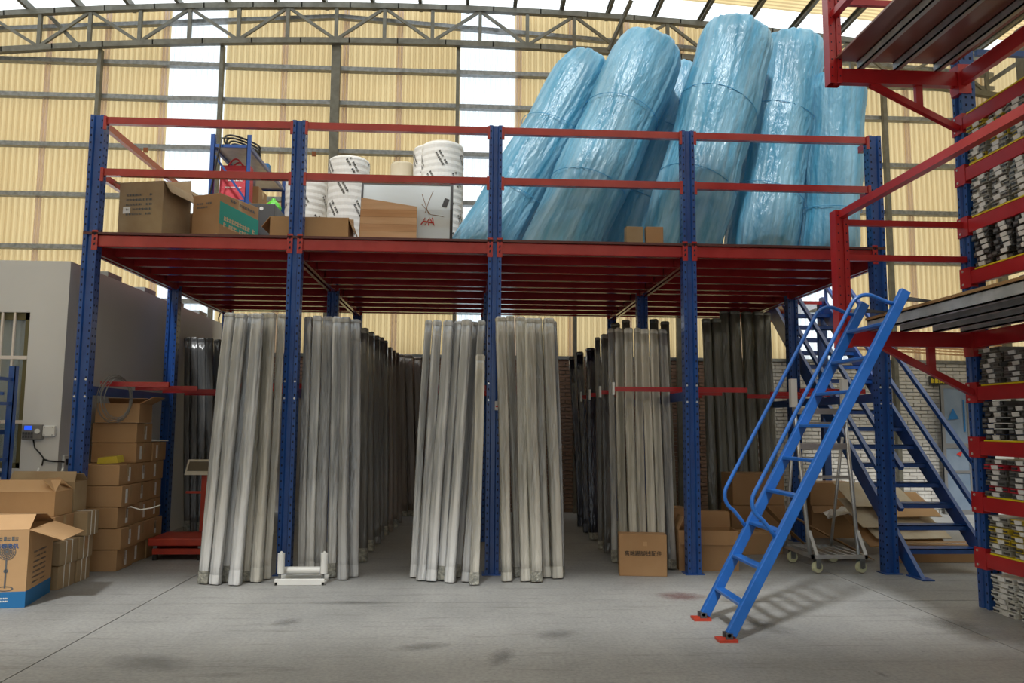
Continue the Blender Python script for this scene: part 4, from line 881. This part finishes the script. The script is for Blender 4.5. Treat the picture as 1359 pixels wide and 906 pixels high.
# white foam rolls
def foam_roll(px0, px1, ptop, Y, label, seed, m='foam', ridges=True):
    a = pY(px0, 290, Y); c = pY(px1, 290, Y); r = (c.x-a.x)/2; H = pY((px0+px1)/2, ptop, Y).z-DZ
    o = empty('foam_sheet_roll', label, 'roll', ((a.x+c.x)/2, Y, DZ), seed, 'white foam rolls on the mezzanine'); prof = [(r*.97, 0)]; n = int(H/.02)
    for k in range(1, n): prof.append((r*(1+(.007*math.sin(k*2*math.pi/4) if ridges else 0)), H*k/n))
    prof += [(r*.97, H), (r*.90, H+.012), (r*.1, H+.008)]
    MB().lathe(prof, 40).build('foam_body', m, o, smooth=False)
    sp = [(r*(.2+.75*t/60)*math.cos(t*.42), r*(.2+.75*t/60)*math.sin(t*.42), H+.012) for t in range(61)]; MB().pipe(sp, .004, 4).build('spiral_edge', 'foam_cream', o)
    if ridges:
        rr = random.Random(seed); ca, sa = math.cos(-1.05), math.sin(-1.05); k = 0
        for ring in range(int(H/.26)):
            for q in range(5):
                sb = scribble(2, .20, .026, .022, seed*100+k, 6); k += 1; vs = []
                a0 = q*1.2566+ring*.45; z0 = .16+ring*.26
                for (u, v, _) in sb.v:
                    uu, vv = u*ca-v*sa, u*sa+v*ca; an = a0+uu/r; vs.append(((r*1.018)*math.cos(an), (r*1.018)*math.sin(an), min(H-.02, max(.02, z0+vv))))
                sb.v = vs; stuff(sb.build('stamped_print', 'ink', o))
    return o
foam_roll(378, 433, 240, 10.15, 'short white foam roll behind the second post', 1)
foam_roll(434, 489, 215, 9.55, 'white foam roll with black stamps right of the second post', 2)
foam_roll(491, 552, 243, 9.7, 'lowest white foam roll, hidden behind the whiteboard', 3, 'foam', False)
foam_roll(517, 548, 219, 10.9, 'cream foam roll behind the whiteboard', 4, 'foam_cream', False)
foam_roll(558, 614, 196, 10.0, 'tallest white foam roll at the right end of the whiteboard', 5)
foam_roll(547, 598, 200, 10.75, 'white foam roll half hidden behind the tallest one', 6)
# whiteboard and plank panel
wb_ = empty('whiteboard', 'tilted whiteboard with black frame and red scribbles standing on the deck', 'whiteboard', (-1.21, 8.45, DZ))
tilt = Matrix.Rotation(math.radians(-10), 4, 'X')
hold = bpy.data.objects.new
def wbp(mb, nm, m): o = mb.build(nm, m, wb_); o.matrix_local = tilt; return o
BW, BHt = 1.0, .77
wbp(MB().box(.02, BW-.02, -.008, .008, .02, BHt-.02), 'board', 'whiteboard')
for nm, a in (('frame_side', (0, .022, .0, BHt)), ('frame_side', (BW-.03, BW, .0, BHt)), ('frame_top', (.022, BW-.03, BHt-.022, BHt)), ('frame_bottom', (.022, BW-.03, 0, .022))): wbp(MB().box(a[0], a[1], -.014, .014, a[2], a[3]), nm, 'black_plastic')
wbp(MB().hexa([(.88, -.016, .50), (.93, -.016, .49), (.93, -.009, .49), (.88, -.009, .50), (.91, -.016, .60), (.96, -.016, .58), (.96, -.009, .58), (.91, -.009, .60)]), 'marker_eraser', 'black_plastic')
for pts in ([(.66, .64), (.70, .52), (.74, .40)], [(.78, .68), (.73, .54), (.70, .42)], [(.66, .52), (.76, .40), (.90, .38)]): wbp(MB().pipe([(x, -.011, z) for x, z in pts], .003, 4), 'marker_line', 'ink_red' if False else 'carton_inner')
for pts in ([(.66, .28), (.70, .36), (.70, .27), (.75, .36), (.74, .27)], [(.68, .32), (.78, .30)], [(.76, .34), (.80, .27), (.78, .36)]): wbp(MB().pipe([(x, -.012, z) for x, z in pts], .006, 4), 'marker_line', 'ink_red')
pn = empty('plank_board', 'panel of pale wooden planks leaning against the whiteboard', 'panel', (-1.19, 8.33, DZ))
for k in range(6):
    z0 = k*.082; dz = .045 if k == 5 else .082
    o = MB().hexa([(0, 0, z0), (.60, 0, z0), (.60, .018, z0), (0, .018, z0), (0, 0, z0+(.135 if k == 5 else dz-.002)), (.60, 0, z0+(dz-.002)), (.60, .018, z0+dz-.002), (0, .018, z0+(.135 if k == 5 else dz-.002))]).build('plank', ('wood_a', 'wood_b')[k % 2], pn); o.matrix_local = Matrix.Rotation(math.radians(-8), 4, 'X')
carton('shallow open brown carton crossing behind the second post on deck', (-1.68, 8.36, DZ), (.80, .40, .25), .0, 'carton_light', True, (('w', -.9, .14), ('e', -1.2, .14), ('n', 1.2, .1)), name='shallow_carton')
carton('small taped carton before the third and fourth posts on deck', (1.70, 8.13, DZ), (.18, .11, .20), .04, 'carton_dull'); carton('small dark carton right of the small taped one on deck', (1.91, 8.11, DZ), (.18, .09, .20), -.02, 'carton')
# ================================================================== LEFT FRONT: clock, rack, coil
tc = empty('time_clock', 'grey fingerprint time clock with blue screen on the white room wall', 'time clock', (-4.235, RY-.03, 1.35))
bevel(MB().box(-.10, .09, -.02, .03, -.07, .075).build('case', 'grey_plastic', tc), .008, 2); MB().box(-.075, -.005, -.023, -.019, .02, .062).build('screen', 'screen_blue', tc)
for i in range(4):
    for j in range(2): MB().box(-.09+i*.026, -.07+i*.026, -.024, -.019, -.055+j*.032, -.03+j*.032).build('key', 'dark_grey', tc)
MB().cyl((.05, -.03, .01), (.05, -.018, .01), .024, n=14).build('fingerprint_reader', 'white_plastic', tc)
jb = empty('junction_box', 'small white junction box beside the time clock', 'box', (-4.085, RY-.03, 1.36)); bevel(MB().box(-.06, .055, -.01, .03, -.05, .055).build('cover', 'white_plastic', jb), .006); [MB().cyl((x, -.013, z), (x, -.009, z), .005, n=6).build('screw', 'dark_grey', jb) for x in (-.04, .035) for z in (-.035, .04)]
o = MB().pipe([(-4.24, RY-.012, 1.28), (-4.22, RY-.012, 1.20), (-4.17, RY-.012, 1.15), (-4.13, RY-.012, 1.10), (-4.14, RY-.012, 1.03)], .007, 6).build('clock_cable', 'cable', smooth=True); tag(o, 'thin black cable hanging below the time clock', 'cable')
o = MB().pipe([(-4.12, RY-.022, 1.09), (-4.08, RY-.014, 1.075), (-4.02, RY-.02, 1.07), (-3.985, RY+.01, 1.07), (-3.98, RY+.08, 1.06)], .009, 6).build('corner_cable', 'cable', smooth=True); tag(o, 'black cable running around the white room corner', 'cable')
sk = empty('wall_socket', 'small white socket on the white room corner', 'socket', (-3.985, RY+.12, 1.05)); bevel(MB().box(-.012, .012, -.05, .05, -.09, .08).build('cover', 'white_plastic', sk), .004); MB().box(.012, .022, -.02, .02, -.02, .04).build('plug', 'black_plastic', sk)
sr = empty('small_shelf_rack', 'low blue shelf rack before the barred window', 'rack', (-5.42, 7.45, 0))
for x in (0, 1.06):
    for y in (0, .4): b = MB(); b.box(x-.03, x+.03, y-.03, y-.022, 0, 1.98); b.box(x+.022 if x else x-.03, x+.03 if x else x-.022, y-.03, y+.03, 0, 1.98); b.build('upright', 'blue', sr)
    for z in (.5, 1.1, 1.62, 1.85): MB().box(x-.012, x+.012, .0, .4, z-.015, z+.015).build('side_tie', 'blue', sr)
for z in (.38, .98, 1.38):
    for y in (-.015, .4): MB().box(.03, 1.03, y, y+.03, z-.05, z).build('shelf_beam', 'blue', sr)
    MB().box(.03, 1.03, .015, .4, z-.005, z+.006).build('shelf_panel', 'profile_grey', sr)
MB().box(.03, 1.03, .3, .32, 1.70, 1.73).build('tie_bar', 'blue', sr); MB().bar((.55, .0, 1.36), (1.04, .0, .85), .02, .04).build('diagonal_brace', 'blue', sr); MB().box(.03, 1.03, -.02, .38, .10, .16).build('bottom_panel', 'red', sr)
for k in range(3):
    o = MB().cyl((-5.0, 7.55+.115*k, 1.44), (-4.44, 7.55+.115*k, 1.44), .052, n=14).build('brown_roll', 'carton', smooth=True); tag(o, f'{("nearest", "middle", "rearmost")[k]} brown paper roll on the low blue rack', 'roll', 'brown rolls on the low blue rack')
o = MB().cyl((-5.0, 7.62, 1.54), (-4.55, 7.62, 1.54), .05, n=14).build('white_roll', 'foam', smooth=True); tag(o, 'white roll lying on top of the brown rolls', 'roll')
co = empty('wire_coil', 'coil of grey wire hanging from the red divider arm at left', 'coil', (-3.60, 8.33, 1.70), .9)
for k in range(8):
    MB().pipe([((.135+.007*k)*math.cos(a*.1745)+.01*math.sin(k*2), -.04+.011*k+.012*math.sin(a*.35+k), (.20+.006*k)*math.sin(a*.1745)-.012*(k % 3)) for a in range(37)], .0035, 5).build('wire_turn', 'wire', co, smooth=True)
# ================================================================== UNDER AND BEHIND THE STAIRS
carton('big brown carton behind the trolley, bottom of its pile', (3.70, 10.36, 0), (.70, .42, .46), .0, 'carton'); carton('brown carton on top of the pile behind the trolley', (3.70, 10.36, .462), (.68, .42, .40), .03, 'carton')
carton('open-topped carton under the stair behind the trolley', (4.85, 10.75, 0), (.62, .5, .42), .0, 'carton', True, (('n', 1.5, .15), ('s', -1.2, .1)))
carton('wide carton on the pile left under the stairs', (4.85, 10.72, .425), (.66, .44, .30), .02, 'carton'); carton('low carton with black print under the stairs by brick wall', (5.75, 11.6, 0), (.9, .5, .62), .0, 'carton')
carton('small orange-taped carton beside the trolley base', (3.36, 9.35, 0), (.50, .35, .24), .15, 'carton_light')
carton('small brown carton behind the trolley base', (3.02, 9.85, 0), (.34, .32, .42), -.1, 'carton')
def flat_card(label, p, sz, rot, m='carton_light'):
    a, d = sz; b = MB(); n = 6; vs = []; fs = []; sd = random.uniform(0, 9)
    for j in range(n+1):
        for i in range(n+1):
            x, y = a*(i/n-.5), d*(j/n-.5); vs.append((x, y, .012*NZ.noise(Vector((x*3+sd, y*3, 0)))))
    for j in range(n):
        for i in range(n): k = j*(n+1)+i; fs.append((k, k+1, k+n+2, k+n+1))
    o = b._add(vs, fs).build('flattened_carton', m, loc=p); o.rotation_euler = rot; md = o.modifiers.new('t', 'SOLIDIFY'); md.thickness = .008
    tag(o, label, 'cardboard', 'flattened cartons under the stairs'); return o
flat_card('flattened brown carton leaning beside the near stair stringer', (4.02, 9.0, .27), (.9, .75), (.12, .48, .1), 'carton'); flat_card('flattened carton leaning at the trolley side', (3.80, 9.72, .32), (.7, .5), (.25, .75, .2), 'carton_light')
for k, (x, y, z, a, d, r, m) in enumerate(((5.1, 9.3, .10, .95, .7, .05, 'carton'), (5.2, 9.4, .14, .9, .75, .2, 'carton_white'), (5.05, 9.5, .19, .8, .7, -.15, 'carton_white'), (5.3, 9.55, .235, .75, .6, .3, 'carton_light'), (5.1, 9.75, .285, .8, .6, -.25, 'carton_white'))):
    flat_card(f'{ORD[k]} flattened carton up in the pile under the stair treads', (x, y+.15, z+.14+.05*k), (a, d), (.42, 0, 0), m)
carton('long low brown carton lying behind the lowest stair tread', (5.25, 8.75, 0), (1.15, .30, .19), .0, 'carton')
pp = empty('crumpled_papers', 'crumpled white wrapping paper on the carton pile under the stairs', 'paper', (4.9, 10.25, .32)); b = MB(); vs = []; fs = []; n = 9
for j in range(n):
    for i in range(n): vs.append((.5*(i/(n-1)-.5), .4*(j/(n-1)-.5), .10*NZ.noise(Vector((i*.9, j*.9, 3)))+.08*(1-abs(i-4)/4)))
for j in range(n-1):
    for i in range(n-1): k = j*n+i; fs.append((k, k+1, k+n+1, k+n))
b._add(vs, fs).build('paper_heap', 'paper', pp)
# door panels against the brick wall
dr = empty('wrapped_door_panel', 'film-covered glass door panel standing against the white brick wall', 'door panel', (8.10, WY-.27, 0)); dw, dh = .50, 2.20
MB().box(0, dw, 0, .03, .08, dh).build('panel_glass', 'glass_film', dr)
for a in ((0, .05, 0, dh), (dw-.05, dw, 0, dh), (.05, dw-.05, 0, .08), (.05, dw-.05, dh-.06, dh), (.05, dw-.05, 1.12, 1.20), (.05, dw-.05, .70, .74)): MB().box(a[0], a[1], -.012, .04, a[2], a[3]).build('panel_rail', 'grey_plastic', dr)
MB()._add([(.10, -.014, 1.60), (.30, -.014, 1.62), (.20, -.014, 1.80)], [(0, 1, 2)]).build('triangle_mark', 'band_blue', dr); MB()._add([(.22, -.014, 1.02), (.30, -.014, .98), (.33, -.014, 1.08)], [(0, 1, 2)]).build('triangle_mark', 'ink_red', dr)
MB().box(.38, .41, -.014, -.013, 1.4, 1.95).build('print_strip', 'band_blue', dr)
o = bevel(MB().box(0, .30, 0, .05, 0, 2.34).build('spare_door', 'white_paint', loc=(8.63, WY-.28, 0)), .006); tag(o, 'white panel board standing right of the film-covered door', 'panel')
o = bevel(MB().box(0, .40, 0, .05, 0, 2.40).build('spare_door', 'white_paint', loc=(8.95, WY-.28, 0)), .006); tag(o, 'wider white panel board in the right wall corner', 'panel')
sg = empty('dark_sign', 'small dark sign with yellow print above the door panel', 'sign', (8.02, WY-.09, 2.20)); MB().box(0, .34, 0, .02, 0, .16).build('plate', 'black_plastic', sg); stuff(link('lettering', scribble(1, .28, .08, .01, 44, 4).mesh('lettering', 'yellow'), sg, mw=fm((.17, -.002, .04), (1, 0, 0))))
for k in range(6):
    z = 2.72+.05*k; o = MB().bar((6.6, WY-.16-.02*(k % 2), z+.10), (9.3, WY-.16-.02*(k % 2), z-.02), .03, .025).build('batten', 'wood_a', wb)
